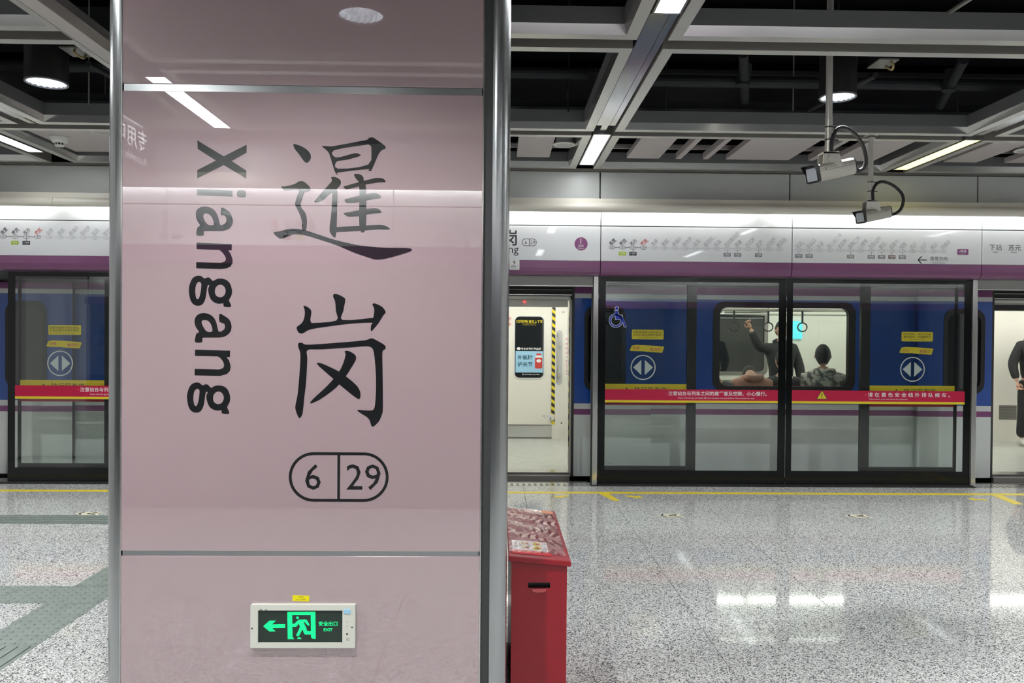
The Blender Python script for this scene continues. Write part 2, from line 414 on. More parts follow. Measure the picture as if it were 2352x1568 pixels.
def coffer(x0, x1, y0, y1, label):
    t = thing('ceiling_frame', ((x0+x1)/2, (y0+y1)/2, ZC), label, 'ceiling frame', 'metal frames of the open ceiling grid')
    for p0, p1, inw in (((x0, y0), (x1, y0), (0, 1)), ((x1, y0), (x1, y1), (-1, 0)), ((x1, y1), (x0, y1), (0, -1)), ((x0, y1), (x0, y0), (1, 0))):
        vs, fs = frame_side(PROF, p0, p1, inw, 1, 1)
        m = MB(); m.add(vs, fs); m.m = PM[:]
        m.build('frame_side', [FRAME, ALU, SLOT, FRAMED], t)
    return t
ROW = [(6.54, 7.86), (4.547, 6.41), (2.55, 4.415), (.6, 2.42), (-1.0, .47)]
rown = ['beside the far wall', 'in the second row from the far wall', 'in the row over the pillar', 'overhead', 'overhead behind the viewer']
XS = [(-6.2, -4.42), (-4.2, -2.34), (-2.16, .775), (.95, 3.90), (4.09, 7.05), (7.24, 10.2)]
XS1 = [(-5.4, -3.87), (-3.70, -2.40), (-2.16, .775), (.95, 3.90), (4.09, 7.05), (7.24, 10.2)]
colw = ['outermost at the left edge', 'left of the pillar', 'between the pillar and the first lamp strip', 'between the white lamp strip and the yellowish lamp', 'right of the yellowish lamp', 'outside the right edge']
for j, (y0, y1) in enumerate(ROW):
    for i, (x0, x1) in enumerate(XS if j == 0 else XS1):
        if j == 2 and i == 2: x0 = -1.75
        coffer(x0, x1, y0, y1, 'grey metal ceiling frame %s, %s' % (rown[j], colw[i]) if j < 3 else 'grey metal ceiling frame %s, %s' % (rown[j], colw[i]))
# cross pieces carrying the lamps: shiny plates in the strips
LX = [-4.31, -2.25, .8625, 3.995, 7.145]
def lamp(x, y0, y1, label, m_=LAMPM, z=ZC):
    t = thing('strip_lamp', (x, (y0+y1)/2, z), label, 'ceiling lamp', 'strip lamps in the ceiling grid')
    w = .075
    MB().box(x-w, x+w, y0, y1, z+.012, z+.09).build('housing', ALU, t)
    m = MB()
    for a, b, c, d in ((x-w, x-w+.012, y0, y1), (x+w-.012, x+w, y0, y1), (x-w+.012, x+w-.012, y0, y0+.02), (x-w+.012, x+w-.012, y1-.02, y1)): m.box(a, b, c, d, z, z+.012)
    m.build('rim', ALU, t)
    MB().box(x-w+.012, x+w-.012, y0+.02, y1-.02, z+.004, z+.0119).build('diffuser', m_, t)
    return t
lamp(.8625, 6.50, 7.68, 'white strip lamp between ceiling frames near the far wall, right of the pillar', LAMPW)
lamp(.8625, 2.80, 4.06, 'white strip lamp cut by the top edge of the photo, right of the pillar')
lamp(.8625, -.95, .33, 'white strip lamp overhead behind the viewer on the right of the pillar')
lamp(3.995, 6.52, 7.74, 'yellowish strip lamp near the far wall above the second camera', LAMPY)
lamp(3.995, 2.80, 4.06, 'white strip lamp overhead outside the upper right of the photo')
lamp(3.995, -.95, .33, 'white strip lamp overhead behind the viewer at the far right')
lamp(-2.25, -.97, .33, 'white strip lamp behind the viewer mirrored in the pillar glass')
lamp(-2.25, 1.6, 2.8, 'white strip lamp overhead left of the viewer')
lamp(-4.31, 6.15, 7.42, 'white strip lamp near the far wall at the left edge', LAMPW)
lamp(-3.785, 2.80, 4.06, 'white strip lamp overhead outside the upper left of the photo')
lamp(7.145, 6.50, 7.72, 'white strip lamp near the far wall outside the right edge')
lamp(7.145, 2.8, 4.06, 'white strip lamp overhead beyond the right edge')
for x, lb in ((.8625, 'right of the pillar'), (3.995, 'over the yellowish lamp'), (-3.785, 'left of the pillar')):
    for a, b, w_ in ((4.10, 6.30, 'long'), ):
        t = thing('strip_plate', (x, (a+b)/2, ZC), 'shiny steel plate filling the gap between two ceiling frames %s' % lb, 'ceiling plate', 'steel plates between the lamps')
        MB().box(x-.075, x-.001+.03, a, b, ZC+.02, ZC+.03).build('plate', STEEL, t)
        MB().box(x+.032, x+.076, a, b, ZC+.02, ZC+.03).build('narrow_plate', STEEL, t)
        MB().box(x-.03, x+.02, b, b+.16, ZC+.02, ZC+.05).build('bracket', ALU, t)
# ceiling planks in the row against the wall
ZPK = 3.275
def plank(x0, x1, label, y0=6.63, y1=7.70, h=.05):
    o = MB().box(x0, x1, y0, y1, ZPK, ZPK+h).build('ceiling_plank', PLANK, bevel=.002)
    tag(o, label, 'ceiling plank', 'pinkish planks hung across the wall row')
plank(.18, .50, 'pinkish ceiling plank just right of the pillar')
plank(-.55, -.05, 'pinkish ceiling plank partly hidden behind the pillar')
plank(1.26, 1.58, 'wide pinkish ceiling plank right of the white strip lamp')
plank(1.745, 1.80, 'thin pinkish ceiling slat, first right of the wide plank by the white lamp', h=.06)
plank(2.01, 2.065, 'thin pinkish ceiling slat, second right of the wide plank by the white lamp', h=.06)
plank(2.24, 2.86, 'wide pinkish ceiling plank behind the pole of the larger camera')
plank(3.06, 3.115, 'thin pinkish ceiling slat between the two camera poles', h=.06)
plank(3.30, 3.70, 'wide pinkish ceiling plank left of the yellowish lamp')
plank(4.41, 4.74, 'pinkish ceiling plank right of the yellowish lamp')
plank(5.02, 5.5, 'pinkish ceiling plank at the right edge of the photo')
plank(5.8, 6.4, 'pinkish ceiling plank beyond the right edge of the photo')
plank(-4.10, -3.47, 'wide pinkish ceiling panel with a smoke detector at the left')
plank(-3.2, -2.5, 'pinkish ceiling plank left of the pillar, mostly hidden')
for nm, yy, zz, rr in (('rail', 7.68, ZPK+.09, .012), ('rail', 7.75, ZPK+.12, .012)):
    tag(MB().box(-6, 7, yy-.015, yy+.015, zz, zz+.03).build('plank_rail', PLANK), 'long pinkish rail above the ceiling planks' + (', nearer the wall' if yy > 7.7 else ', further from the wall'), 'ceiling rail')
# black backing above the wall row
tag(MB().box(-6.2, 10, 6.6, 7.9, 3.75, 3.78).build('ceiling', BLACK), kind='structure')

# ------------------------------------------------------------ pillar
PX0, PX1, PY0, PY1 = -1.372, .042, 2.75, 4.15
YF = PY0
pil = thing('station_pillar', ((PX0+PX1)/2, (PY0+PY1)/2, 0), 'square pillar clad in pink glass panels with rounded steel corners and a vertical station name', 'pillar')
MB().box(PX0+.05, PX1-.05, PY0+.03, PY1-.03, 0, 4.6).build('core', DARKM, pil)
GX0, GX1 = -1.305, -.055
ZT1, ZT2 = 2.385, .768          # the two steel transoms
def corner(cx, cy, a0):
    r = .062; p = [(cx+r*math.cos(R(a0+90*k/14)), cy+r*math.sin(R(a0+90*k/14))) for k in range(15)]
    return p
m_ = MB()
for cx, cy, a0 in ((PX0+.062, PY0+.062, 180), (PX1-.062, PY0+.062, 270), (PX1-.062, PY1-.062, 0), (PX0+.062, PY1-.062, 90)):
    p = corner(cx, cy, a0)+[(cx, cy)]
    m = MB(); n = len(p); m.add([(a, b, 0) for a, b in p]+[(a, b, 4.5) for a, b in p], [(i, (i+1) % n, (i+1) % n+n, i+n) for i in range(n)])
    m.build('corner_post', POLISH, pil, smooth=False)
for x0, x1 in ((PX0+.062, GX0), (GX1, PX1-.062)):
    MB().box(x0, x1, YF+.012, YF+.04, 0, 4.5).build('recess_strip', DARKM, pil)
    xe = x1-.004 if x0 < -1 else x0
    MB().box(xe, xe+.004, YF-.001, YF+.02, 0, 4.5).build('edge_bead', ALU, pil)
for nm, z0, z1 in (('glass_panel', .012, ZT2-.012), ('glass_panel', ZT2+.006, ZT1-.012), ('glass_panel', ZT1+.014, 3.9)):
    MB().box(GX0, GX1, YF, YF+.02, z0, z1).build(nm, PINK, pil, bevel=.0015)
for z in (ZT1, ZT2-.003):
    MB().box(GX0+.004, GX1-.004, YF+.004, YF+.03, z-.011, z+.013).build('transom', POLISH, pil)
for z0, z1 in ((.02, ZT2-.02), (ZT2+.01, ZT1-.01), (ZT1+.01, 3.9)):
    for xx in (PX0, PX1-.02): MB().box(xx+(.0 if xx < -1 else .0), xx+.02, PY0+.07, PY1-.07, z0, z1).build('side_panel', PINK, pil)
# station name, brush style, and its romanisation turned downwards
def glyph(parent, name, cuts, ox, oy, k, sm=3, mat_=INK, dy=-.0006):
    m = MB()
    for ic, c in enumerate(cuts):
        ctr, holes = (c[0], c[1:]) if isinstance(c[0][0], (tuple, list)) else (c, ())
        def cv(l): return [at(ox+a/k, oy+b/k, YF) for a, b in l]
        s1 = 1 if sm == 1 else sm
        m.flat(smooth_closed(cv(ctr), s1) if s1 > 1 else cv(ctr), YF+dy-ic*.00012, [smooth_closed(cv(h), s1) if s1 > 1 else cv(h) for h in holes])
    return m.build(name, mat_, parent)
A1 = [
 [(312,155),(345,155),(400,175),(460,210),(500,255),(510,300),(495,340),(462,362),(430,340),(380,270),(330,205)],
 [[(636,180),(650,173),(740,178),(760,175),(1100,112),(1145,100),(1165,82),(1195,76),(1225,85),(1330,160),(1352,185),(1345,205),(1315,215),(1285,245),(1260,290),(1195,440),(1175,453),(1155,448),(1150,432),(820,470),(818,492),(805,495),(785,470),(760,400),(720,270),(700,235),(670,205)],
  [(770,220),(1120,160),(1160,158),(1185,175),(1190,210),(1155,382),(815,428),(798,348),(900,330),(1000,305),(1060,285),(1070,275),(1040,257),(1000,255),(940,270),(790,302)]],
 [(738,525),(765,520),(800,528),(835,550),(848,580),(835,620),(785,668),(720,715),(640,785),(575,806),(550,805),(560,780),(620,710),(700,620),(740,575),(747,550)],
 [(740,640),(790,655),(808,690),(806,840),(800,1080),(795,1140),(785,1200),(765,1195),(735,1160),(720,1110),(735,970),(745,850),(750,700)],
 [(995,495),(1020,486),(1055,490),(1090,510),(1103,540),(1108,640),(1085,600),(1030,555)],
 [(878,632),(900,622),(1050,580),(1220,537),(1275,533),(1320,540),(1345,560),(1345,578),(1260,582),(1130,605),(1000,640),(920,657),(890,648)],
 [(890,775),(920,765),(1050,735),(1190,705),(1240,705),(1285,722),(1298,745),(1285,760),(1230,765),(1130,785),(1000,810),(910,810),(895,795)],
 [(880,930),(1000,905),(1190,875),(1240,873),(1285,890),(1305,915),(1290,925),(1200,932),(1050,960),(940,965),(910,955)],
 [(790,1088),(1060,1072),(1250,1060),(1320,1063),(1375,1085),(1397,1103),(1385,1110),(1250,1110),(1050,1125),(860,1135),(790,1135)],
 [(1055,610),(1105,600),(1128,640),(1128,1090),(1058,1100),(1058,700)],
 [(180,628),(220,628),(330,600),(370,575),(405,568),(440,580),(490,625),(505,655),(495,675),(440,690),(425,720),(400,800),(395,830),(405,870),(445,920),(462,980),(465,1040),(455,1115),(415,1115),(410,1030),(385,940),(340,850),(335,815),(355,740),(380,690),(375,670),(340,662),(220,670),(195,655)],
 [(90,1148),(150,1135),(250,1110),(320,1103),(400,1112),(470,1128),(600,1170),(750,1220),(900,1258),(1050,1290),(1250,1312),(1400,1318),(1560,1320),(1635,1328),(1645,1340),(1630,1355),(1540,1385),(1400,1425),(1300,1445),(1240,1447),(1190,1435),(1000,1370),(800,1285),(600,1220),(470,1180),(380,1165),(300,1165),(230,1195),(165,1213),(140,1195)]]
A2 = [
 [(217,195),(235,195),(280,220),(300,250),(298,290),(290,340),(300,368),(330,375),(565,350),(560,250),(552,150),(532,100),(535,75),(555,68),(595,78),(650,110),(660,135),(650,190),(640,250),(632,345),(930,323),(955,318),(965,270),(965,220),(948,185),(955,170),(985,172),(1050,205),(1085,250),(1085,270),(1060,300),(1010,380),(960,440),(940,460),(930,455),(932,400),(935,372),(700,385),(500,410),(330,435),(260,455),(230,475),(195,488),(165,475),(147,440),(150,415),(190,385),(220,340),(232,270),(225,220)],
 [(160,600),(175,585),(205,587),(245,605),(400,598),(700,575),(860,560),(900,550),(935,538),(970,548),(1070,605),(1088,635),(1080,655),(1058,670),(1052,720),(1055,900),(1058,1100),(1058,1290),(1045,1350),(1020,1410),(975,1460),(950,1473),(935,1460),(915,1400),(880,1365),(830,1335),(790,1305),(795,1295),(850,1300),(930,1302),(960,1290),(975,1240),(985,1100),(983,900),(970,750),(958,670),(935,635),(880,622),(700,635),(400,655),(260,662),(258,760),(245,1000),(230,1130),(215,1280),(205,1340),(180,1382),(160,1365),(135,1300),(132,1250),(155,1130),(172,950),(185,750),(180,680),(165,640)],
 [(653,675),(680,670),(710,678),(760,710),(775,745),(760,790),(710,870),(665,940),(597,1025),(520,1095),(400,1180),(330,1215),(297,1225),(290,1215),(340,1160),(450,1060),(535,968),(595,890),(635,810),(660,730),(662,700)],
 [(360,800),(385,798),(450,820),(595,890),(665,940),(740,1000),(790,1050),(818,1105),(820,1150),(808,1180),(780,1170),(700,1110),(597,1025),(535,968),(440,885),(380,830)]]
part_label(glyph(pil, 'brush_character', A1, 610, 300, 4.9), 'black brush character, upper of the two in the station name')
part_label(glyph(pil, 'brush_character', A2, 650, 660, 4.612), 'black brush character, lower of the two in the station name')
LX_ = [(165,62),(460,240),(718,110),(716,200),(550,292),(714,400),(714,490),(460,338),(163,487),(163,395),(373,287),(168,155)]
LI = [(161,608),(560,625),(558,692),(160,677)]
LID = [(608,640),(625,622),(695,624),(712,640),(710,685),(695,700),(625,698),(608,680)]
LA = [[(432,818),(470,828),(530,870),(556,930),(563,980),(545,1030),(510,1060),(450,1078),(380,1080),(250,1080),(234,1092),(231,1130),(156,1128),(157,1070),(170,1035),(195,1015),(160,960),(145,890),(160,840),(200,812),(255,804),(320,820),(370,865),(400,930),(420,1010),(460,1005),(485,980),(490,950),(480,915),(460,902),(428,898)],
      [(245,882),(290,890),(330,930),(350,1010),(287,1010),(250,970),(230,920)]]
LN = [(155,1211),(552,1228),(550,1297),(510,1297),(540,1340),(560,1400),(560,1440),(535,1480),(490,1500),(430,1507),(151,1498),(152,1430),(430,1437),(470,1425),(486,1400),(480,1370),(450,1325),(412,1292),(155,1283)]
LG = [[(65,170),(75,110),(100,50),(135,22),(170,13),(205,20),(235,45),(270,32),(300,42),(328,72),(370,50),(420,45),(475,60),(515,100),(537,170),(530,230),(503,280),(518,315),(524,354),(447,350),(443,315),(400,320),(350,308),(305,270),(280,200),(278,150),(290,125),(280,114),(268,130),(258,200),(245,270),(215,325),(165,342),(115,325),(80,270)],
      [(135,175),(145,110),(170,82),(190,85),(203,107),(195,190),(180,250),(165,270),(147,260),(138,220)],
      [(350,180),(360,140),(395,112),(435,118),(462,150),(467,190),(450,230),(415,250),(375,240),(355,215)]]
LA2 = [[(400,432),(440,445),(500,485),(525,530),(532,580),(515,630),(470,670),(400,688),(232,688),(213,703),(208,740),(134,738),(138,680),(150,645),(178,625),(145,580),(127,520),(140,465),(180,430),(240,422),(300,440),(345,480),(370,540),(390,622),(430,615),(455,590),(460,565),(448,535),(400,515)],
       [(232,498),(275,505),(310,550),(322,622),(262,622),(225,575),(206,530),(210,505)]]
LN2 = [(134,820),(516,832),(514,901),(475,900),(505,940),(522,1000),(515,1050),(480,1085),(410,1106),(129,1100),(130,1030),(400,1037),(440,1020),(452,990),(440,950),(410,912),(382,893),(133,887)]
LG2 = [[(a-20, b+1165) for a, b in l] for l in LG]
def letter(c, oy, k, sm): glyph(pil, 'name_letter', [c], 420, oy, k, sm)
for c, oy, k, sm in ((LX_, 310, 4.9, 1), (LA, 310, 4.9, 2), (LN, 310, 4.9, 1), (LG, 630, 4.75, 2), (LA2, 630, 4.75, 2), (LN2, 630, 4.75, 1), (LG2, 630, 4.75, 2)): letter(c, oy, k, sm)
glyph(pil, 'name_letter', [LI, LID], 420, 310, 4.9, 1)
# line/station number pill
a, b = at(667, 1041, YF), at(889, 1149, YF)
m = MB(); m.flat(rrect(a[0]-.005, b[0]+.005, b[1]-.005, a[1]+.005, (a[1]-b[1])/2+.005, 14), YF-.0006, [rrect(a[0]+.005, b[0]-.005, b[1]+.005, a[1]-.005, (a[1]-b[1])/2-.005, 14)])
xm = at(778, 1095, YF)[0]; m.box(xm-.0048, xm+.0048, YF-.0006, YF-.0001, b[1]+.004, a[1]-.004)
zc = (a[1]+b[1])/2
m.text('6', .090, at(719, 1095, YF)[0], zc, YF-.0006); m.text('29', .090, at(835, 1096, YF)[0], zc, YF-.0006)
m.build('station_number', INK, pil)

# exit sign on the pillar
def EX(px, py): return at(px, py, 2.73)
x0, z1 = -.850, .591; x1, z0 = -.487, .441
ex = thing('exit_sign', ((x0+x1)/2, YF-.012, z0), 'green lit exit sign in a cream housing low on the pink pillar', 'exit sign')
m = MB(); fx0, fx1, fz0, fz1 = -.824, -.531, .459, .572
m.slab([(x0, z0), (x1, z0), (x1, z1), (x0, z1)], YF-.018, YF, [[(fx0, fz0), (fx0, fz1), (fx1, fz1), (fx1, fz0)]]); m.build('housing', BEIGE, ex, bevel=.002)
MB().box(fx0, fx1, YF-.012, YF-.002, fz0, fz1).build('face', EXITB, ex)
ks = 7.84
def E2(l): return [at(550+a/ks, 1340+b/ks, 2.737) for a, b in l]
yg = YF-.0124
MB().flat(E2([(428,768),(535,668),(655,666),(585,735),(822,730),(822,797),(590,800),(652,860),(540,862)]), yg).build('arrow', EXITG, ex)
m = MB(); m.flat(E2([(862,508),(1366,505),(1372,995),(1325,995),(1288,968),(1282,565),(948,565),(950,720),(955,960),(988,1000),(868,1000)]), yg); m.build('doorway', EXITG, ex)
m = MB()
c = E2([(1045,615)])[0]; m.flat(circle(c[0], c[1], .0047, 20), yg-.0001)
man = [(1030,680),(1075,648),(1190,645),(1215,655),(1262,740),(1250,758),(1225,750),(1170,690),(1155,700),(1200,790),(1215,850),(1290,855),(1310,885),(1290,915),(1180,915),(1160,890),(1135,820),(1075,935),(1045,950),(1020,930),(1090,780),(1070,720),(1020,775),(948,775),(948,725),(995,720)]
m.flat(E2(man), yg-.0001); m.flat(E2([(1040,998),(1045,975),(1075,960),(1100,975),(1122,998)]), yg-.0001)
m.build('running_figure', EXITG, ex)
c = E2([(1595,720)])[0]; m = MB(); m.text('安全出口', .0165, c[0], c[1], yg, bold=.02)
c = E2([(1595,830)])[0]; m.text('EXIT', .0105, c[0], c[1], yg, bold=.02, sx=1.05); m.build('lettering', EXITG, ex)
c = E2([(1945,487)])[0]; MB().box(c[0]-.012, c[0]+.012, YF-.021, YF-.017, c[1]-.007, c[1]+.007).build('sensor_window', SKYP, ex)
for a, b, r in ((235,795,.0028),(2033,776,.0028),(1940,683,.0012),(1940,755,.0012),(1943,897,.0034)):
    c = E2([(a,b)])[0]; MB().cyl((c[0], YF-.0186, c[1]), (c[0], YF-.017, c[1]), r, n=12).build('screw' if a < 1900 or a > 2000 else 'indicator', BLK, ex)
m = MB(); c = E2([(440,462)])[0]; m.text('ZFE', .0045, c[0]-.009, c[1], YF-.0182, bold=.02); m.text('绿能', .0045, c[0]+.009, c[1], YF-.0182); m.build('maker_print', LDARK, ex); m = MB()
c = E2([(1955,993)])[0]; m.flat(circle(c[0], c[1], .0052, 20), YF-.0182, [circle(c[0], c[1], .0045, 20)]); m.text('3C', .0045, c[0], c[1], YF-.0182)
m.build('approval_mark', LDARK, ex)
# asset sticker above it
q = [at(px, py, 2.74) for px, py in ((670.5,1368.5),(709,1370),(708.5,1383),(670,1381.5))]
st = thing('inspection_sticker', (q[0][0], YF-.001, q[3][1]), 'tiny yellow label stuck on the pink glass just above the exit sign', 'sticker')
m = MB(); m.slab(q[::-1], YF-.001, YF); m.build('backing', mat('yellow_sticker', (.85, .72, .0), .5), st)
m = MB(); m.text('安全用电', .0045, (q[0][0]+q[1][0])/2, q[0][1]-.006, YF-.0013); m.text('No. 3 一体机房', .0045, (q[0][0]+q[1][0])/2, q[3][1]+.005, YF-.0013); m.build('lettering', LDARK, st)

# ------------------------------------------------------------ red extinguisher box beside the pillar
bx = thing('fire_extinguisher_box', (.17, 3.5, 0), 'tall red metal box with wrapped lid standing right against the pillar', 'fire extinguisher box')
BX0, BX1, BY0, BY1 = .064, .283, 3.075, 3.90
zl = lambda x: .648-(x-.059)*.085
m = MB(); sl = (.13, .217, .541, .562)
m.slab([(BX0, 0), (BX1, 0), (BX1, zl(BX1)-.004), (BX0, zl(BX0)-.004)], BY0, BY0+.003, [[(sl[0], sl[2]), (sl[0], sl[3]), (sl[1], sl[3]), (sl[1], sl[2])]])
m.box(BX0, BX0+.003, BY0+.003, BY1, 0, zl(BX0)-.006).box(BX1-.003, BX1, BY0+.003, BY1, 0, zl(BX1)-.006).box(BX0, BX1, BY1, BY1+.003, 0, zl(BX1)-.006)
m.build('body', PRED, bx)
MB().box(BX0+.01, BX1-.01, BY0+.02, BY1-.01, .0, .60).build('inner_liner', BLK, bx)
m = MB(); p = [(sl[0]+.015, .540), (sl[1]-.015, .540), (sl[1]-.018, .530), (sl[1]-.03, .526), (sl[0]+.03, .526), (sl[0]+.018, .530)]
m.slab(p, BY0-.009, BY0-.001); m.build('handle_lip', mat('glossy_red_pull', (.55, .06, .07), .12, coat=1), bx, bevel=.002)
m = MB(); lx0, lx1, ly0, ly1 = .052, .297, 3.055, 3.92
def lidz(x): return .672-(x-.059)*.085
m.add([(lx0, ly0, lidz(lx0)-.022), (lx1, ly0, lidz(lx1)-.022), (lx1, ly1, lidz(lx1)-.022), (lx0, ly1, lidz(lx0)-.022), (lx0, ly0, lidz(lx0)), (lx1, ly0, lidz(lx1)), (lx1, ly1, lidz(lx1)), (lx0, ly1, lidz(lx0))],
      [(0, 3, 2, 1), (4, 5, 6, 7), (0, 1, 5, 4), (1, 2, 6, 5), (2, 3, 7, 6), (3, 0, 4, 7)]); m.build('lid', PRED, bx, bevel=.003)
# crumpled clear film taped over the lid
N, K = 26, 34; m = MB(); vs = []
for j in range(K+1):
    for i in range(N+1):
        x = lx0+.004+(lx1-.02-lx0)*i/N; y = ly0+.05+(ly1-ly0-.07)*j/K
        h = .0022*math.sin(9*x*20+3*math.sin(y*23))+.002*math.sin(y*37+x*30)+.0015*math.sin(y*91+x*11)
        vs.append((x, y, lidz(x)+.006+h))
m.add(vs, [(j*(N+1)+i, j*(N+1)+i+1, (j+1)*(N+1)+i+1, (j+1)*(N+1)+i) for j in range(K) for i in range(N)])
m.build('clear_film', glass('clear_film', (.93, .88, .88), .10, .18), bx, smooth=True)
def lidm(cx, cy): return lambda a, b: (cx+a, cy+b, lidz(cx+a)+.0012)
def lidturn(cx, cy): return lambda a, b: (cx-b, cy+a, lidz(cx-b)+.0026)
def lidquad(x0, x1, y0, y1, dz=.0012): return [(x0, y0, lidz(x0)+dz), (x1, y0, lidz(x1)+dz), (x1, y1, lidz(x1)+dz), (x0, y1, lidz(x0)+dz)]
m = MB(); m.cur = 0; m.add(lidquad(.068, .215, 3.155, 3.30), [(0, 1, 2, 3)]); m.cur = 1; m.add(lidquad(.068, .225, 3.10, 3.155), [(0, 1, 2, 3)])
lab = m.build('instruction_label', [LWHITE, mat('bright_red_label', (.75, .01, .04), .4)], bx)
m = MB()
for ix in range(2):
    for iy in range(2):
        m.cur = 0 if ix else 1; m.add(lidquad(.108+.048*ix, .138+.048*ix, 3.17+.065*iy, 3.22+.065*iy, .002), [(0, 1, 2, 3)])
        m.cur = 2; m.add(lidquad(.122+.048*ix, .136+.048*ix, 3.18+.065*iy, 3.20+.065*iy, .0028), [(0, 1, 2, 3)])
        m.cur = 3; m.add(lidquad(.142+.048*ix, .150+.048*ix, 3.18+.065*iy, 3.185+.065*iy, .0028), [(0, 1, 2, 3)])
m.build('pictogram', [YEL, mat('pale_yellow', (.75, .7, .45), .5), CRIM, LGREY], lab)
m = MB(); m.text('灭火器使用方法', .012, 0, 0, 0, mtx=lidturn(.085, 3.228)); m.build('lettering', LDARK, lab)
WORN = mat('worn_white_print', (.62, .42, .42), .5)
m = MB()
for s_, x_, h_ in (('消火栓', .165, .032), ('灭火器箱', .205, .032), ('FIRE', .235, .022), ('119', .125, .02)): m.text(s_, h_, 0, 0, 0, mtx=lidturn(x_, 3.55), bold=.02)
m.build('worn_lettering', WORN, bx)
m = MB(); m.add(lidquad(.225, .28, 3.80, 3.86, .012), [(0, 1, 2, 3)]); m.build('orange_tag', mat('salmon_tag', (.75, .30, .18), .5), bx)

# ------------------------------------------------------------ header panels over the screen doors (route map fascia)
YH = 7.85
def header(x0, x1, label):
    t = thing('header_panel', ((x0+x1)/2, YH, 2.14), label, 'header panel')
    g = .004
    MB().box(x0+g, x1-g, YH, YH+.10, 2.634, 2.83).build('upper_strip', WHITEP, t)
    MB().box(x0+g, x1-g, YH-.004, YH+.10, 2.279, 2.624).build('white_board', WHITEP, t, bevel=.003)
    MB().prism([(YH-.004, 2.2775), (YH-.004, 2.205), (YH+.004, 2.17), (YH+.03, 2.145), (YH+.07, 2.137), (YH+.17, 2.137), (YH+.17, 2.2775)], x0+g, x1-g).build('purple_band', PURPLE, t)
    return t
def pillm(m, x, z, w, h, y, s=.0022, div=True):
    m.flat(rrect(x-w/2, x+w/2, z-h/2, z+h/2, h/2-.0005, 8), y, [rrect(x-w/2+s, x+w/2-s, z-h/2+s, z+h/2-s, h/2-s-.0005, 8)])
    if div: m.add([(x-s/2, y, z-h/2+s), (x+s/2, y, z-h/2+s), (x+s/2, y, z+h/2-s), (x-s/2, y, z+h/2-s)], [(0, 1, 2, 3)])
YT = YH-.0045
def routemap(t, xa, step, names, first_no, zf, solid=4, boxes=(), first=True):
    dk, gy, rd = MB(), MB(), MB()
    for i, (cn, en) in enumerate(names):
        x = xa+step*i; z = zf(x); act = first and i < 4
        m = (rd if (first and i == 3) else dk if act else gy)
        L = .037*len(cn)
        m.text(cn, .036, x-.024, z+.030, YT, 'l', R(45), bold=.012 if act else 0)
        m.text(en, .0145*(1.2 if any(c in en for c in 'gypq') else 1), x-.002, z+.022, YT, 'l', R(45))
        mm = dk if act else gy
        pillm(mm, x, z, .062, .036, YT, .0032 if act else .0024)
        mm.text('6', .015, x-.014, z, YT); mm.text('%02d' % (first_no-i), .015, x+.013, z, YT)
        if i < len(names)-1:
            if first and i < 3: dk.add([(x+.031, YT, z-.0025), (x+step-.031, YT, z-.0025), (x+step-.031, YT, z+.0025), (x+.031, YT, z+.0025)], [(0, 1, 2, 3)])
            else:
                for q in range(4):
                    a = x+.033+(step-.066)*q/4; gy.add([(a, YT, z-.0015), (a+.008, YT, z-.0015), (a+.008, YT, z+.0015), (a, YT, z+.0015)], [(0, 1, 2, 3)])
    for nm, m, mt in (('station_names', dk, LDARK), ('passed_station_names', gy, LGREY), ('current_station_name', rd, LRED)):
        if m.v: m.build(nm, mt, t)
    for i, line, mt in boxes:
        x = xa+step*i; z = zf(x)-.061
        m = MB(); m.flat(rrect(x-.037, x+.037, z-.019, z+.019, .006, 4), YT); m.box(x-.002, x+.002, YT, YT+.0005, z+.019, z+.042)
        o = m.build('transfer_box', mt, t)
        m = MB(); m.text(line, .018, x, z+.004, YT-.0006, bold=.01); m.text('Line '+line[:-2], .007, x, z-.012, YT-.0006); m.build('lettering', LWHITE, o)
S1 = [('香雪','Xiangxue'),('萝岗','Luogang'),('苏元','Suyuan'),('暹岗','Xiangang'),('金峰','Jinfeng'),('黄陂','Huangbei'),('高塘石','Gaotangshi'),('柯木塱','Kemulang'),('龙洞','Longdong'),('植物园','Botanical Garden'),('长湴','Changban'),('天河客运站','Tianhe Coach Terminal'),('燕塘','Yantang'),('天平架','Tianpingjia'),('沙河','Shahe'),('沙河顶','Shaheding'),('黄花岗','Huanghuagang')]
S2 = [('区庄','Ouzhuang'),('东山口','Dongshankou'),('东湖','Donghu'),('团一大广场','Tuanyida Square'),('北京路','Beijing Lu'),('海珠广场','Haizhu Square'),('一德路','Yide Lu'),('文化公园','Cultural Park'),('黄沙','Huangsha'),('如意坊','Ruyifang'),('坦尾','Tanwei'),('河沙','Hesha'),('沙贝','Shabei'),('横沙','Hengsha'),('浔峰岗','Xunfenggang')]
h1 = header(-5.02, -2.84, 'white header panel with route map and purple band, left of the pillar')
xa = at(8.5, 543, YH)[0]; zz = lambda x, a=at(8.5, 543, YH), b=at(212, 545.5, YH): a[1]+(x-a[0])*(b[1]-a[1])/(b[0]-a[0])
routemap(h1, xa, .1115, S1[:17], 32, zz, boxes=((1, '7号线', LIME), (2, '21号线', LDARK)))
header(-8.9, -6.95, 'blank header panel beyond the left edge of the photo'); header(-6.95, -5.02, 'header panel just beyond the left edge of the photo')
header(-2.84, -.90, 'header panel hidden behind the pillar')
h2 = header(-.90, 1.033, 'header panel with station name, number pill and platform disc, just right of the pillar')
m = MB(); a = at(1181, 547, YH)
a = at(1187, 546, YH); m.text('暹岗', .158, a[0], a[1], YT, 'r', bold=.01); a = at(1191, 575, YH); m.text('Xiangang', .105, a[0], a[1], YT, 'r')
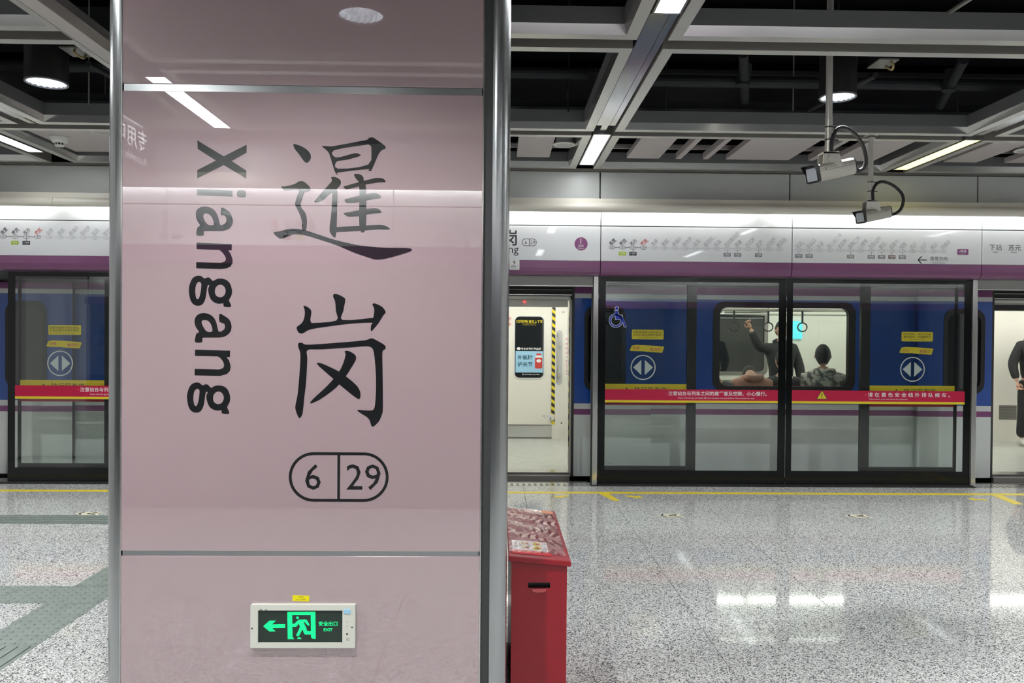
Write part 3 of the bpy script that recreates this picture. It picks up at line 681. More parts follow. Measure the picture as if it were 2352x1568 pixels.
a = at(1215.5, 556.5, YH); pillm(m, a[0], a[1], .148, .073, YT, .0055); m.text('6', .036, a[0]-.033, a[1], YT); m.text('29', .036, a[0]+.034, a[1], YT)
m.build('station_name', LDARK, h2)
a = at(1334.5, 560, YH); m = MB(); m.flat(circle(a[0], a[1], .066, 40), YT); o = m.build('platform_disc', TPURP, h2)
m = MB(); m.text('1', .052, a[0]-.002, a[1]+.028, YT-.0006); m.text('站台', .026, a[0], a[1]-.018, YT-.0006); m.text('Platform', .014, a[0], a[1]-.043, YT-.0006); m.build('lettering', LWHITE, o)
a = at(1181, 608, YH); m = MB(); m.slab(rrect(a[0]-.047, a[0]+.053, a[1]-.05, a[1]+.048, .008, 3), YT-.002, YT); o = m.build('door_number_plate', LWHITE, h2)
m = MB(); m.text('9', .04, a[0], a[1]+.022, YT-.0026); m.text('屏蔽门', .022, a[0], a[1]-.016, YT-.0026); m.text('Screen Door', .010, a[0], a[1]-.037, YT-.0026); m.build('lettering', LDARK, o)
h3 = header(1.033, 2.966, 'header panel with route map start, above the left half of the glass screen')
xa = at(1405.5, 568, YH)[0]; zz = lambda x, a=at(1405.5, 568, YH), b=at(1792, 572.5, YH): a[1]+(x-a[0])*(b[1]-a[1])/(b[0]-a[0])
GB = mat('grey_transfer_box', (.30, .30, .33), .5)
routemap(h3, xa, .1056, S1, 32, zz, boxes=((1, '7号线', LIME), (2, '21号线', LDARK), (11, '3号线', GB), (12, '3号线', GB), (14, '11号线', GB)))
h4 = header(2.966, 4.90, 'header panel with route map end and arrow, above the right half of the glass screen')
xa = at(1834.5, 574, YH)[0]; zz = lambda x, a=at(1834.5, 574, YH), b=at(2171, 577.5, YH): a[1]+(x-a[0])*(b[1]-a[1])/(b[0]-a[0])
routemap(h4, xa, .1052, S2, 15, zz, first=False, boxes=((0, '5号线', GB), (1, '1号线', GB), (5, '2号线', GB), (7, '8号线', GB), (8, '1号线', GB), (9, '11号线', mat('brown_transfer_box', (.25, .18, .18), .5)), (10, '5号线', GB)))
a = at(2211, 578.5, YH); m = MB(); m.flat(rrect(a[0]-.057, a[0]+.057, a[1]-.029, a[1]+.029, .009, 4), YT); o = m.build('line_badge', TPURP, h4)
m = MB(); m.text('6号线', .027, a[0], a[1]+.007, YT-.0006, bold=.015); m.text('Line 6', .011, a[0], a[1]-.019, YT-.0006); m.build('lettering', LWHITE, o)
m = MB(); a = at(2118, 597, YH)
def st2(x0, z0, x1, z1, w):
    d = Vector((x1-x0, z1-z0)).normalized(); q = (-d.y*w, d.x*w); m.add([(x0-q[0], YT, z0-q[1]), (x1-q[0], YT, z1-q[1]), (x1+q[0], YT, z1+q[1]), (x0+q[0], YT, z0+q[1])], [(0, 1, 2, 3)])
st2(a[0]-.04, a[1], a[0]+.045, a[1], .0045); st2(a[0]-.044, a[1], a[0]-.008, a[1]+.036, .005); st2(a[0]-.044, a[1], a[0]-.008, a[1]-.036, .005)
a = at(2155.5, 594, YH); m.text('香雪方向', .042, a[0], a[1], YT); a = at(2155, 603.5, YH); m.text('Towards Xiangxue', .016, a[0], a[1], YT)
m.build('direction_arrow', LDARK, h4)
h5 = header(4.90, 6.84, 'white header panel naming the next station, cut by the right edge of the photo')
m = MB()
for s_, px, py, h_ in (('下站', 2286, 568, .062), ('苏元', 2330, 569, .062), ('Next', 2286, 578.5, .018), ('Suyuan', 2328, 579.5, .022)):
    a = at(px, py, YH); m.text(s_, h_, a[0], a[1], YT)
m.build('lettering', LGREY if False else LDARK, h5)
header(6.84, 8.8, 'header panel beyond the right edge of the photo')
for src, cx in ((h3, -.45), (h4, -.45), (h3, -5.1), (h4, 4.0)):
    for ch in list(src.children):
        if 'name' in ch.name or 'transfer' in ch.name or 'arrow' in ch.name:
            c = ch.copy(); COL.objects.link(c); c.parent = wr; c.matrix_parent_inverse = Matrix.Identity(4)
            c.matrix_basis = Matrix.Translation((cx, YR+.08+YH-.004, 0)) @ Matrix.Rotation(PI, 4, 'Z')

# ------------------------------------------------------------ platform screen doors
def sticker_arrows(t, x, z, y, nm='arrow_disc', mt=None):
    m = MB(); m.flat(circle(x, z, .130, 48), y, [circle(x, z, .118, 48)])
    m.flat([(x-.103, z), (x-.018, z+.078), (x-.018, z-.078)], y); m.flat([(x+.103, z), (x+.018, z-.078), (x+.018, z+.078)], y)
    m.build('arrow_disc', mt or mat('pale_grey_print', (.62, .68, .68), .5), t)
def yellow_notice(t, x, z, y, lines, en, l2):
    m = MB(); m.flat(rrect(x-.165, x+.165, z-.05, z+.05, .012, 4), y); o = m.build('yellow_notice', YEL, t)
    m = MB(); m.text(lines[0], .022, x, z+.024, y-.0006, sx=1.25); m.text(lines[1], .022, x, z-.004, y-.0006, sx=1.25); m.text(en, .008, x, z-.031, y-.0006); m.build('lettering', LDARK, o)
    m = MB(); zr = z-.135
    m.flat([(x-.185, zr-.03), (x-.165, zr+.02), (x-.12, zr+.028), (x+.0, zr+.024), (x+.165, zr+.012), (x+.172, zr+.006), (x+.152, zr-.052), (x+.02, zr-.045), (x-.05, zr-.038), (x-.175, zr-.036)], y); o = m.build('yellow_ribbon', YEL, t)
    m = MB(); m.text(l2[0], .036, x-.12, zr-.005, y-.0006, bold=.02); m.text(l2[1], .036, x+.085, zr-.018, y-.0006, bold=.02); m.build('lettering', mat('orange_print', (.65, .18, .10), .5), o)
def leaf(x0, x1, side, cx, label, lines, en, l2):
    "slid-open door leaf standing behind the fixed glass; side=+1: stile on the right"
    y = 8.075
    t = thing('sliding_door_leaf', ((x0+x1)/2, y, .02), label, 'screen door leaf')
    sw = .095; zb, zt = .185, 2.06
    sx0, sx1 = (x1-sw, x1) if side > 0 else (x0, x0+sw)
    gx0, gx1 = (x0+.02, x1-sw) if side > 0 else (x0+sw, x1-.02)
    m = MB(); m.box(sx0, sx1, y-.02, y+.02, .02, 2.12); m.build('stile', PSDM, t)
    m = MB(); m.box(gx0-.02 if side > 0 else gx1, gx0 if side > 0 else gx1+.02, y-.015, y+.015, .02, 2.12); m.build('edge_stile', PSDM, t)
    MB().box(gx0, gx1, y-.015, y+.015, .02, zb).build('bottom_rail', BLK, t); MB().box(gx0, gx1, y-.015, y+.015, zt, 2.12).build('top_rail', PSDM, t)
    MB().box(gx0, gx1, y-.004, y+.004, zb, zt).build('pane', GLASSD, t)
    yy = y-.006
    MB().box(gx0, gx1, yy, yy+.001, .94, 1.034).build('yellow_strip', YEL, t)
    m = MB(); m.text('轨行区有电', .058, cx+.08, .975, yy-.0006, sx=1.1)
    m.flat([(cx-.19, .955), (cx-.145, .955), (cx-.1675, 1.0)], yy-.0006, [[(cx-.18, .96), (cx-.1675, .985), (cx-.155, .96)]]); m.build('strip_lettering', LDARK, t)
    MB().box(gx0, gx1, yy, yy+.001, .815, .925).build('red_strip', CRIMD, t)
    sticker_arrows(t, cx, 1.205, yy)
    yellow_notice(t, cx+.045, 1.545, yy, lines, en, l2)
    m = MB(); m.text('~ 1 ~', .02, gx0+.06 if side > 0 else gx1-.1, .215, yy-.0006); m.build('maker_mark', LDARK, t)
    return t
def fixed(x0, where, banners, right_sign=True):
    x1 = x0+3.87; xm = (x0+x1)/2
    y0 = YP-.012
    t = thing('glass_screen', (xm, YP, 0), 'fixed glass platform screen with black border and crimson banner %s' % where, 'glass screen')
    for a, b, s in ((x0, xm, 0), (xm, x1, 1)):
        a2, b2 = a+.002, b-(.002 if s == 0 else .015)
        la = a+(.075 if s == 0 else .065); lb = b-(.08 if s == 0 else .09)
        m = MB(); m.slab([(a2, .02), (b2, .02), (b2, 2.125), (a2, 2.125)], y0-.001, y0, [[(la, .155), (la, 2.085), (lb, 2.085), (lb, .155)]])
        m.build('black_border', BLKG, t)
        MB().box(a2, b2, y0+.0005, y0+.0105, .02, 2.125).build('pane', GLASS, t)
        bz0, bz1 = .873, .985
        yb = y0-.0016
        m = MB().box(la+(.0 if s else .0), (lb+.015 if s else lb), yb, yb+.0005, bz0+.0, bz1); ob = m.build('banner', CRIM, t)
        MB().box(la, (lb+.015 if s else lb), yb, yb+.0005, bz0-.024, bz0-.0).build('banner_stripe', YEL, ob)
        cn, en, off = banners[s]
        m = MB(); m.text(cn, .047, off[0], .945, yb-.0006, bold=.012, sx=off[2]); m.text(en, .019, off[1], .897, yb-.0006); m.build('lettering', LWHITE, ob)
        if s:
            cx = x0+2.31; m = MB(); m.cur = 0; m.flat([(cx-.062, .893), (cx+.062, .893), (cx, .992)], yb-.0008); m.cur = 1; m.flat([(cx-.05, .899), (cx+.05, .899), (cx, .981)], yb-.0012)
            m.cur = 0; m.box(cx-.004, cx+.004, yb-.002, yb-.0015, .92, .955).box(cx-.004, cx+.004, yb-.002, yb-.0015, .907, .914)
            m.build('warning_triangle', [LDARK, YEL], ob)
    if right_sign:
        cx, cz = x0+.20, 1.72; yb = y0-.0022
        def whl(mm, w, y):
            mm.flat(circle(cx-.02, cz-.035, .068+w, 32), y, [circle(cx-.02, cz-.035, .052-w, 32)])
            mm.flat(circle(cx-.012, cz+.09, .016+w, 16), y)
            mm.flat([(cx-.03-w, cz+.065+w), (cx-.002+w, cz+.065+w), (cx+.004+w, cz+.02+w), (cx+.045+w, cz+.018+w), (cx+.045+w, cz+.004-w), (cx+.012, cz+.0-w), (cx+.058, cz-.004), (cx+.085+w, cz-.095-w), (cx+.068-w, cz-.1-w), (cx+.045-w, cz-.022-w), (cx-.022-w, cz-.022-w)], y)
        m = MB(); whl(m, .005, yb); o = m.build('wheelchair_sticker', LWHITE, t)
        m = MB(); whl(m, 0, yb-.0006); m.build('blue_figure', LBLUE, o)
    return t
BN = (('· 注意站台与列车之间的高度差及空隙，小心慢行。', 'Please mind the gap and height difference between train and platform. Please watch your step.', None), ('· 请 在 黄 色 安 全 线 外 排 队 候 车 。', 'Please wait for your train behind the yellow line.', None))
def bn(x0): return ((BN[0][0], BN[0][1], (x0+1.22, x0+1.22, 1.0)), (BN[1][0], BN[1][1], (x0+3.20, x0+3.0, 1.12)))
fixed(1.033, 'right of the open door', bn(1.033))
fixed(1.033-5.96, 'left of the pillar', bn(1.033-5.96), False)
L1 = ('请按地面箭头排队候车。', '上车后请往车厢中部走。'); L2 = ('灯闪铃响，请勿上下车', '乘行途中，勿倚靠车门')
for dx, w in ((0, 'right of the open door by the pillar'), (-5.96, 'at the left edge of the photo')):
    leaf(1.09+dx, 2.06+dx, 1, 1.512+dx, 'slid-open glass door leaf with arrow disc, %s' % w, L1, 'Follow the arrows. Do Not Board in Rush.', ('文明', '都点赞!'))
leaf(3.775, 4.79, -1, 4.325, 'slid-open glass door leaf with arrow disc behind the right end of the glass screen', L2, 'Do not board or get off when the light flashes.', ('小心', '别抢路!'))
for x, lb in ((1.006, 'bright steel door post between the open doorway and the glass screen'), (4.915, 'bright steel door post at the right end of the glass screen'), (-1.03, 'steel door post hidden behind the pillar'), (-5.13, 'steel door post beyond the left edge'), (6.97, 'steel door post beyond the right edge')):
    t = thing('door_post', (x, YP, 0), lb, 'door post')
    MB().box(x-.026, x+.024, YP-.035, YP+.10, 0, 2.135).build('post', ALU, t, bevel=.004)
    MB().box(x-.036, x-.0265, YP+.02, YP+.06, 0, 2.135).build('gasket', DARKM, t)
for x0, x1, lb in ((-1.02, .975, 'grey lintel above the open doorway beside the pillar'), (4.945, 6.94, 'grey lintel above the open doorway at the right edge'), (-8, -5.17, 'grey lintel beyond the left edge')):
    t = thing('door_lintel', ((x0+x1)/2, YP, 2.03), lb, 'lintel')
    MB().box(x0, x1, YP-.01, YP+.11, 2.035, 2.135).build('beam', mat('lintel_grey', (.34, .345, .32), .4), t); MB().box(x0, x1, YP-.012, YP-.009, 2.03, 2.04).build('lower_bead', ALU, t)
    s = thing('door_threshold', ((x0+x1)/2, YP, 0), lb.replace('grey lintel above', 'steel threshold plate of').replace('grey lintel', 'steel threshold plate'), 'threshold')
    MB().box(x0, x1, 7.935, 8.12, -.018, .001).build('plate', ALU, s)
    m = MB(); k = 0
    xx = x0+.03
    while xx < x1-.04:
        for q in range(3): m.box(xx, xx+.028, 7.955+.045*q, 7.975+.045*q, .001, .004)
        xx += .06
    tag(m.build('tread_studs', STEEL, s), kind='stuff')
    MB().box(x0, x1, 8.12, 8.36, -.25, -.03).build('gap_filler', DARKM, s)
for x0, x1 in ((1.033, 4.90), (-5.10, -1.06)):
    tag(MB().box(x0, x1, 7.935, 8.14, -.02, .02).build('trim_2' if x0 > 0 else 'trim_3', BLK), kind='structure')
tag(MB().box(-9, 11, 8.14, 8.3, -1.0, -.03).build('platform_edge', DARKM), kind='structure')

# ------------------------------------------------------------ train
YT0 = 8.58; YIN = 11.3
tr = thing('train', (1.2, 9.9, 0), 'blue and silver metro train with a purple stripe, standing open behind the screen doors', 'train')
def shell_piece(x0, x1, z0, z1, y0, y1, ops, m):
    xs = sorted({x0, x1}|{min(max(v, x0), x1) for o in ops for v in o[:2]}); zs = sorted({z0, z1}|{min(max(v, z0), z1) for o in ops for v in o[2:]})
    for a, b in zip(xs[:-1], xs[1:]):
        for c, d in zip(zs[:-1], zs[1:]):
            if b-a < 1e-6 or d-c < 1e-6: continue
            cx, cz = (a+b)/2, (c+d)/2
            if any(o[0] < cx < o[1] and o[2] < cz < o[3] for o in ops): continue
            m.box(a, b, y0, y1, c, d)
DOORS = [(-6.70, -5.40), (-.50, .80), (5.46, 6.76)]
WINS = [(2.43, 3.90), (2.43-5.96, 3.90-5.96), (2.43+5.96, 3.90+5.96)]
ops = [(a, b, -.1, 1.92) for a, b in DOORS]+[(a, b, .975, 1.86) for a, b in WINS]
BANDS = [('lower_body', -.02, .668, TSILV), ('purple_stripe', .668, .73, TPURP), ('white_stripe', .73, .79, TWHITE), ('blue_body', .79, 1.935, BLUE), ('upper_white_stripe', 1.935, 1.985, TWHITE), ('upper_purple_stripe', 1.985, 2.07, TPURP), ('cant_rail', 2.07, 2.6, mat('cant_rail_grey', (.22, .23, .23), .4))]
for nm, z0, z1, mt in BANDS:
    m = MB(); shell_piece(-8.5, 10.5, z0, z1, YT0, YT0+.05, ops, m); m.build(nm, mt, tr)
for a, b in WINS:
    m = MB(); m.slab(rrect(a-.055, b+.055, .92, 1.915, .12, 6), YT0-.008, YT0+.055, [rrect(a+.02, b-.02, .985, 1.85, .08, 6)[::-1]]); w = m.build('window_surround', BLK, tr)
    MB().box(a, b, YT0+.02, YT0+.028, .975, 1.86).build('pane', WGLASS, w)
def tleaf(x0, x1, wx0, wx1):
    y = YT0-.075
    m = MB()
    for nm, z0, z1, mt in BANDS[:6]:
        pass
    win = (wx0, wx1, .955, 1.82)
    base = None
    for nm, z0, z1, mt in BANDS[:6]:
        z1_ = min(z1, 2.055); z0_ = max(z0, .0)
        m = MB(); shell_piece(x0, x1, z0_, z1_, y, y+.045, [win], m); o = m.build('door_leaf' if base is None else nm, mt, base or tr)
        base = base or o
    m = MB(); m.slab(rrect(wx0-.03, wx1+.03, .92, 1.855, .12, 6), y-.006, y+.05, [rrect(wx0+.015, wx1-.015, .975, 1.80, .09, 6)[::-1]]); m.build('window_seal', BLK, base)
    MB().box(wx0, wx1, y+.02, y+.03, .955, 1.82).build('pane', DGLASS, base)
    MB().box(x0-.028 if x0 > DOORS[1][0] and wx0-x0 < x1-wx1 else x1, x0 if wx0-x0 < x1-wx1 else x1+.028, y+.005, y+.05, .0, 2.055).build('rubber_edge', DARKM, base)
for dx in (0, -5.96, 5.96):
    if dx > -1: tleaf(.842+dx, 1.685+dx, .98+dx, 1.37+dx)
    else: tleaf(-5.36, -4.56, -5.24, -4.86)
    if dx != 5.96: tleaf(4.62+dx, 5.435+dx, 4.93+dx, 5.325+dx)
for a, b in DOORS:
    d = MB()
    d.box(a-.03, a, YT0-.02, YT0+.30, .0, 1.95).box(b, b+.03, YT0-.02, YT0+.30, 0, 1.95).box(a-.03, b+.03, YT0-.02, YT0+.30, 1.92, 1.96)
    pf = d.build('door_frame', TINT, tr)
    MB().box(a-.03, b+.045, YT0-.03, YT0-.002, 1.955, 2.07).build('door_track', TDARK, tr)
    MB().box(a-.03, b+.03, YT0-.042, YT0-.031, 2.02, 2.032).box(a-.03, b+.03, YT0-.042, YT0-.031, 1.965, 1.975).build('track_rail', ALU, tr)
    MB().box(a, b, YT0-.06, YT0+.12, -.02, .035).build('door_sill', ALU, tr)
    MB().box(a, b, YT0-.10, YT0-.061, -.05, .004).build('step_edge', SLOT, tr)
    m = MB().box(a+.02, a+.62, YT0+.05, YT0+.06, 1.845, 1.905); pd = m.build('passenger_display', BLK, tr)
    MB().box(a+.02, b-.02, YT0+.06, YT0+.10, 1.84, 1.92).build('header_cover', TINT, tr)
    m = MB(); m.flat(circle(a+.80, 1.895, .012, 12), YT0+.048); m.build('red_light', LEDR, tr)
    # hazard tape on the door edge
    m = MB(); zz_ = .3; k = 0
    while zz_ < 1.8:
        m.cur = k % 2; m.box(b-.004, b-.001, YT0+.05, YT0+.08, zz_, zz_+.06); zz_ += .06; k += 1
    m.build('edge_tape', [YEL, LDARK], tr)
# interior
IY0, IY1 = YT0+.05, YIN
MB().box(-8.5, 10.5, IY0, IY1, -.02, .03).build('cabin_floor', TFLOOR, tr)
MB().box(-8.5, 10.5, IY0, IY1+.1, 2.12, 2.2).build('cabin_ceiling', TINT, tr)
MB().box(-8.5, 10.5, IY0, IY0+.02, 2.02, 2.15).build('inner_cornice', TINT, tr)
ops2 = [(a, b, 1.0, 1.90) for a, b in WINS]+[(a-.0, b, .05, 1.95) for a, b in DOORS]
m = MB(); shell_piece(-8.5, 10.5, .03, 2.15, IY1, IY1+.05, ops2, m); m.build('far_lining', TINT, tr)
m = MB(); shell_piece(-8.5, 10.5, .03, 2.15, IY0, IY0+.01, ops, m); m.build('near_lining', TINT, tr)
for a, b in WINS:
    m = MB(); m.slab(rrect(a-.03, b+.03, .97, 1.93, .09, 6), IY1-.01, IY1+.02, [rrect(a+.02, b-.02, 1.02, 1.88, .07, 6)[::-1]]); w = m.build('far_window_frame', SLOT, tr)
    MB().box(a, b, IY1+.02, IY1+.03, 1.0, 1.90).build('pane', DGLASS, w)
for k, (a, b) in enumerate(DOORS):
    c = .80-.50+.0
    mid = b-.52-.15
    xd0, xd1 = (a, b-.005)
    dl = MB().box(a, b, IY1+.01, IY1+.05, .235, 1.95).build('far_door', mat('far_door_cream', (.80, .79, .71), .4) if k == 0 else bpy.data.materials['far_door_cream'], tr)
    MB().box(a, b, IY1+.0, IY1+.04, .03, .215).build('kick_plate', ALU, dl)
    MB().box(a, b, IY1-.006, IY1+.01, .215, .235).box(a, b, IY1-.006, IY1+.01, .03, .045).build('kick_bead', SLOT, dl)
    for w0, w1 in ((b-.54, b-.125), (a+.06, a+.475)):
        m = MB(); m.slab(rrect(w0-.012, w1+.012, .898, 1.805, .075, 6), IY1+.0, IY1+.01, [rrect(w0, w1, .91, 1.793, .065, 6)[::-1]]); s_ = m.build('window_rim', TWHITE, dl)
        m = MB(); m.slab(rrect(w0, w1, .91, 1.793, .065, 6), IY1+.004, IY1+.01); m.build('pane', DGLASS, dl)
    w0, w1 = b-.54, b-.125; cx = (w0+w1)/2; yv = IY1-.001
    m = MB(); m.text('灯闪铃响 请勿上下车', .043, cx, 1.722, yv, bold=.01, sx=.92); m.text('Do not board or get off when', .014, cx, 1.69, yv); m.text('the light flashes or the bell rings', .014, cx, 1.672, yv); m.build('yellow_lettering', YEL, dl)
    # advertisement in the window
    ad = MB().box(w0+.01, w1-.008, yv+.0035, yv+.0045, .985, 1.295).build('advert', SKYP, dl)
    m = MB(); m.text('补氨糖', .072, cx-.06, 1.205, yv+.003, bold=.02); m.text('护关节', .072, cx-.06, 1.105, yv+.003, bold=.02); m.build('advert_lettering', mat('dark_teal_print', (.02, .10, .16), .5), dl)
    m = MB(); m.text('专业关节健康品牌', .036, cx+.025, 1.328, yv+.003, bold=.02); m.build('advert_heading', LWHITE, dl); m = MB(); m.flat(circle(w0+.055, 1.33, .028, 24, .02), yv+.003); m.build('logo_disc', LWHITE, dl); m = MB(); m.text('国药中联康 关注关节健康', .018, cx+.045, .958, yv+.003); m.build('advert_footer', LWHITE, dl); m = MB(); m.flat(circle(w0+.12, .958, .012, 16), yv+.003, [circle(w0+.12, .958, .008, 16)]); m.build('logo_ring', LWHITE, dl)
    bxx = w1-.07
    m = MB(); m.flat(rrect(bxx-.055, bxx+.052, 1.045, 1.20, .015, 4), yv+.003); m.flat([(bxx-.035, 1.235), (bxx+.035, 1.235), (bxx+.035, 1.262), (bxx-.035, 1.262)], yv+.003); m.build('printed_bottle', LRED, dl)
    m = MB(); m.flat([(bxx-.053, 1.20), (bxx+.05, 1.20), (bxx+.032, 1.235), (bxx-.032, 1.235)], yv+.0028); m.flat(circle(bxx, 1.155, .034, 20, .024), yv+.0026); m.build('bottle_label', LWHITE, dl)
    # hazard tape column at the door edge
    zz_ = .26; q = 0; m = MB(); x_ = b-.008
    while zz_ < 1.93:
        m.cur = q % 2
        m.add([(x_, yv, zz_), (x_+.05, yv, zz_-.035), (x_+.05, yv, zz_+.015), (x_, yv, zz_+.05)], [(0, 1, 2, 3)]); zz_ += .05; q += 1
    m.build('hazard_tape', [YEL, LDARK], dl)
    m = MB()
    for zq in (1.585, 1.27, .965): m.flat([(x_+.008, zq-.02), (x_+.042, zq-.02), (x_+.025, zq+.016)], yv-.001)
    m.build('warning_triangle', YEL, dl)
    # recessed grab handle
    m = MB(); m.slab(rrect(b+.055, b+.145, .81, 1.60, .04, 8), IY1-.002, IY1+.0); m.build('handle_recess', mat('recess_grey', (.52, .53, .52), .4) if k == 0 else bpy.data.materials['recess_grey'], tr)
    m = MB(); m.tube([(b+.075, IY1-.01, .86), (b+.075, IY1-.05, .9), (b+.075, IY1-.05, 1.50), (b+.075, IY1-.01, 1.55)], .012); m.box(b+.075, b+.115, IY1-.04, IY1-.01, .93, .98).box(b+.075, b+.115, IY1-.04, IY1-.01, 1.37, 1.42); m.build('grab_handle', ALU, tr)
    m = MB(); m.slab([(b+.18, .93), (b+.245, .93), (b+.245, 1.54), (b+.18, 1.54)], IY1-.003, IY1); n_ = m.build('notice_strip', LWHITE, tr)
    m = MB()
    for q, ch in enumerate('有机玻璃'): m.text(ch, .045, b+.212, 1.47-.065*q, IY1-.0035)
    for q, ch in enumerate('严禁打下结扣'): m.text(ch, .040, b+.212, 1.20-.046*q, IY1-.0035)
    m.build('lettering', LRED, n_)
    m = MB(); m.slab(rrect(b+.10, b+.27, .13, .38, .015, 3), IY1-.006, IY1); cv = m.build('access_cover', TINT, tr); m = MB(); m.cyl((b+.14, IY1-.009, .26), (b+.14, IY1-.006, .26), .011, n=12); m.build('lock', DARKM, cv)
    m = MB(); m.box(b-.055, b+.03, IY1-.02, IY1, .30, .38); lb_ = m.build('lock_block', TWHITE, tr); m = MB(); m.cyl((b-.02, IY1-.024, .325), (b-.02, IY1-.02, .325), .009, n=12); m.build('bolt', DARKM, lb_)
    m = MB(); m.text('L5', .03, b+.155, 1.863, IY1-.001); m.text('A011', .02, b-.11, .36, yv-.002); m.text('5', .02, b-.10, .335, yv-.002); m.build('fleet_number', LDARK, tr)
    m = MB()
    for zq in (1.76, 1.68): m.flat(circle(b-.625, zq, .028, 24), yv, [circle(b-.625, zq, .023, 24)]); m.flat([(b-.64, zq-.008), (b-.61, zq-.008), (b-.625, zq+.014)], yv)
    m.build('red_ring_sign', LRED, dl)
for yy, z_ in ((9.25, 2.10), (10.75, 2.10)):
    MB().box(-8.3, 10.3, yy-.05, yy+.05, z_, z_+.019).build('cabin_lamp', TRLM, tr)
for yy, z_ in ((9.05, 1.84), (10.85, 1.84)):
    for a, b in ((1.2, 5.1), (-4.8, -.8)):
        m = MB(); m.tube([(a, yy, z_), (b, yy, z_)], .016); 
        for xx in (a, (a+b)/2, b): m.cyl((xx, yy, z_), (xx, yy, 2.12), .012, n=8)
        m.build('hand_rail', ALU, tr)
for xx in (1.25, 5.0, -4.7, -.95):
    for yy in (9.1, 10.8): MB().cyl((xx, yy, .03), (xx, yy, 2.12), .017, n=10).build('pole', ALU, tr)
for xx in (3.55, 3.15, 2.75, -2.4, -2.8):
    m = MB(); m.tube([(xx, 9.05, 1.83), (xx, 9.05, 1.70)], .012, 6); m.tube([(xx+.055*math.cos(a_), 9.05, 1.645+.05*math.sin(a_)) for a_ in [2*PI*k/16 for k in range(17)]], .008, 6); m.build('strap_handle', GREYC, tr)
for a, b in ((1.3, 4.95), (-4.65, -1.0)):
    m = MB().box(a, b, IY0+.03, IY0+.47, .40, .46); bn_ = m.build('bench_seat', mat('bench_steel', (.45, .48, .5), .3, .4) if a > 0 else bpy.data.materials['bench_steel'], tr)
    m = MB().box(a, b, IY0+.011, IY0+.05, .46, .90); m.build('bench_back', ALU, tr)
    m = MB().box(a, b, IY0+.2, IY0+.44, .03, .40); m.build('bench_base', GREYC, tr)
    m = MB().box(a, b, IY1-.47, IY1-.03, .40, .46); m.build('bench_seat', bpy.data.materials['bench_steel'], tr)
    m = MB().box(a, b, IY1-.05, IY1-.011, .46, .90); m.build('bench_back', ALU, tr)
    m = MB().box(a, b, IY1-.44, IY1-.2, .03, .40); m.build('bench_base', GREYC, tr)
m = MB()
for k in range(16): m.box(7.34+.0, 7.60, IY1-.004, IY1-.001, .35+.013*k, .357+.013*k)
m.build('vent_grille', DARKM, tr)
m = MB().box(6.785, 6.88, IY1-.004, IY1, 1.68, 1.86); o = m.build('notice', LRED, tr); MB().box(6.80, 6.865, IY1-.006, IY1-.004, 1.70, 1.84).build('notice_paper', LWHITE, o)
MB().box(4.23, 4.42, 11.27, 11.299, 1.50, 1.76).build('cyan_screen', mat('lit_cyan_screen', (.1, .5, .6), .4, em=(.10, .72, .80), es=.9), tr)
# tunnel beyond
tag(MB().box(-9, 11, 11.9, 12.0, -1, 4.6).box(-9, 11, 8.3, 12, -1.1, -1).build('wall_tunnel', BLACK), kind='structure')

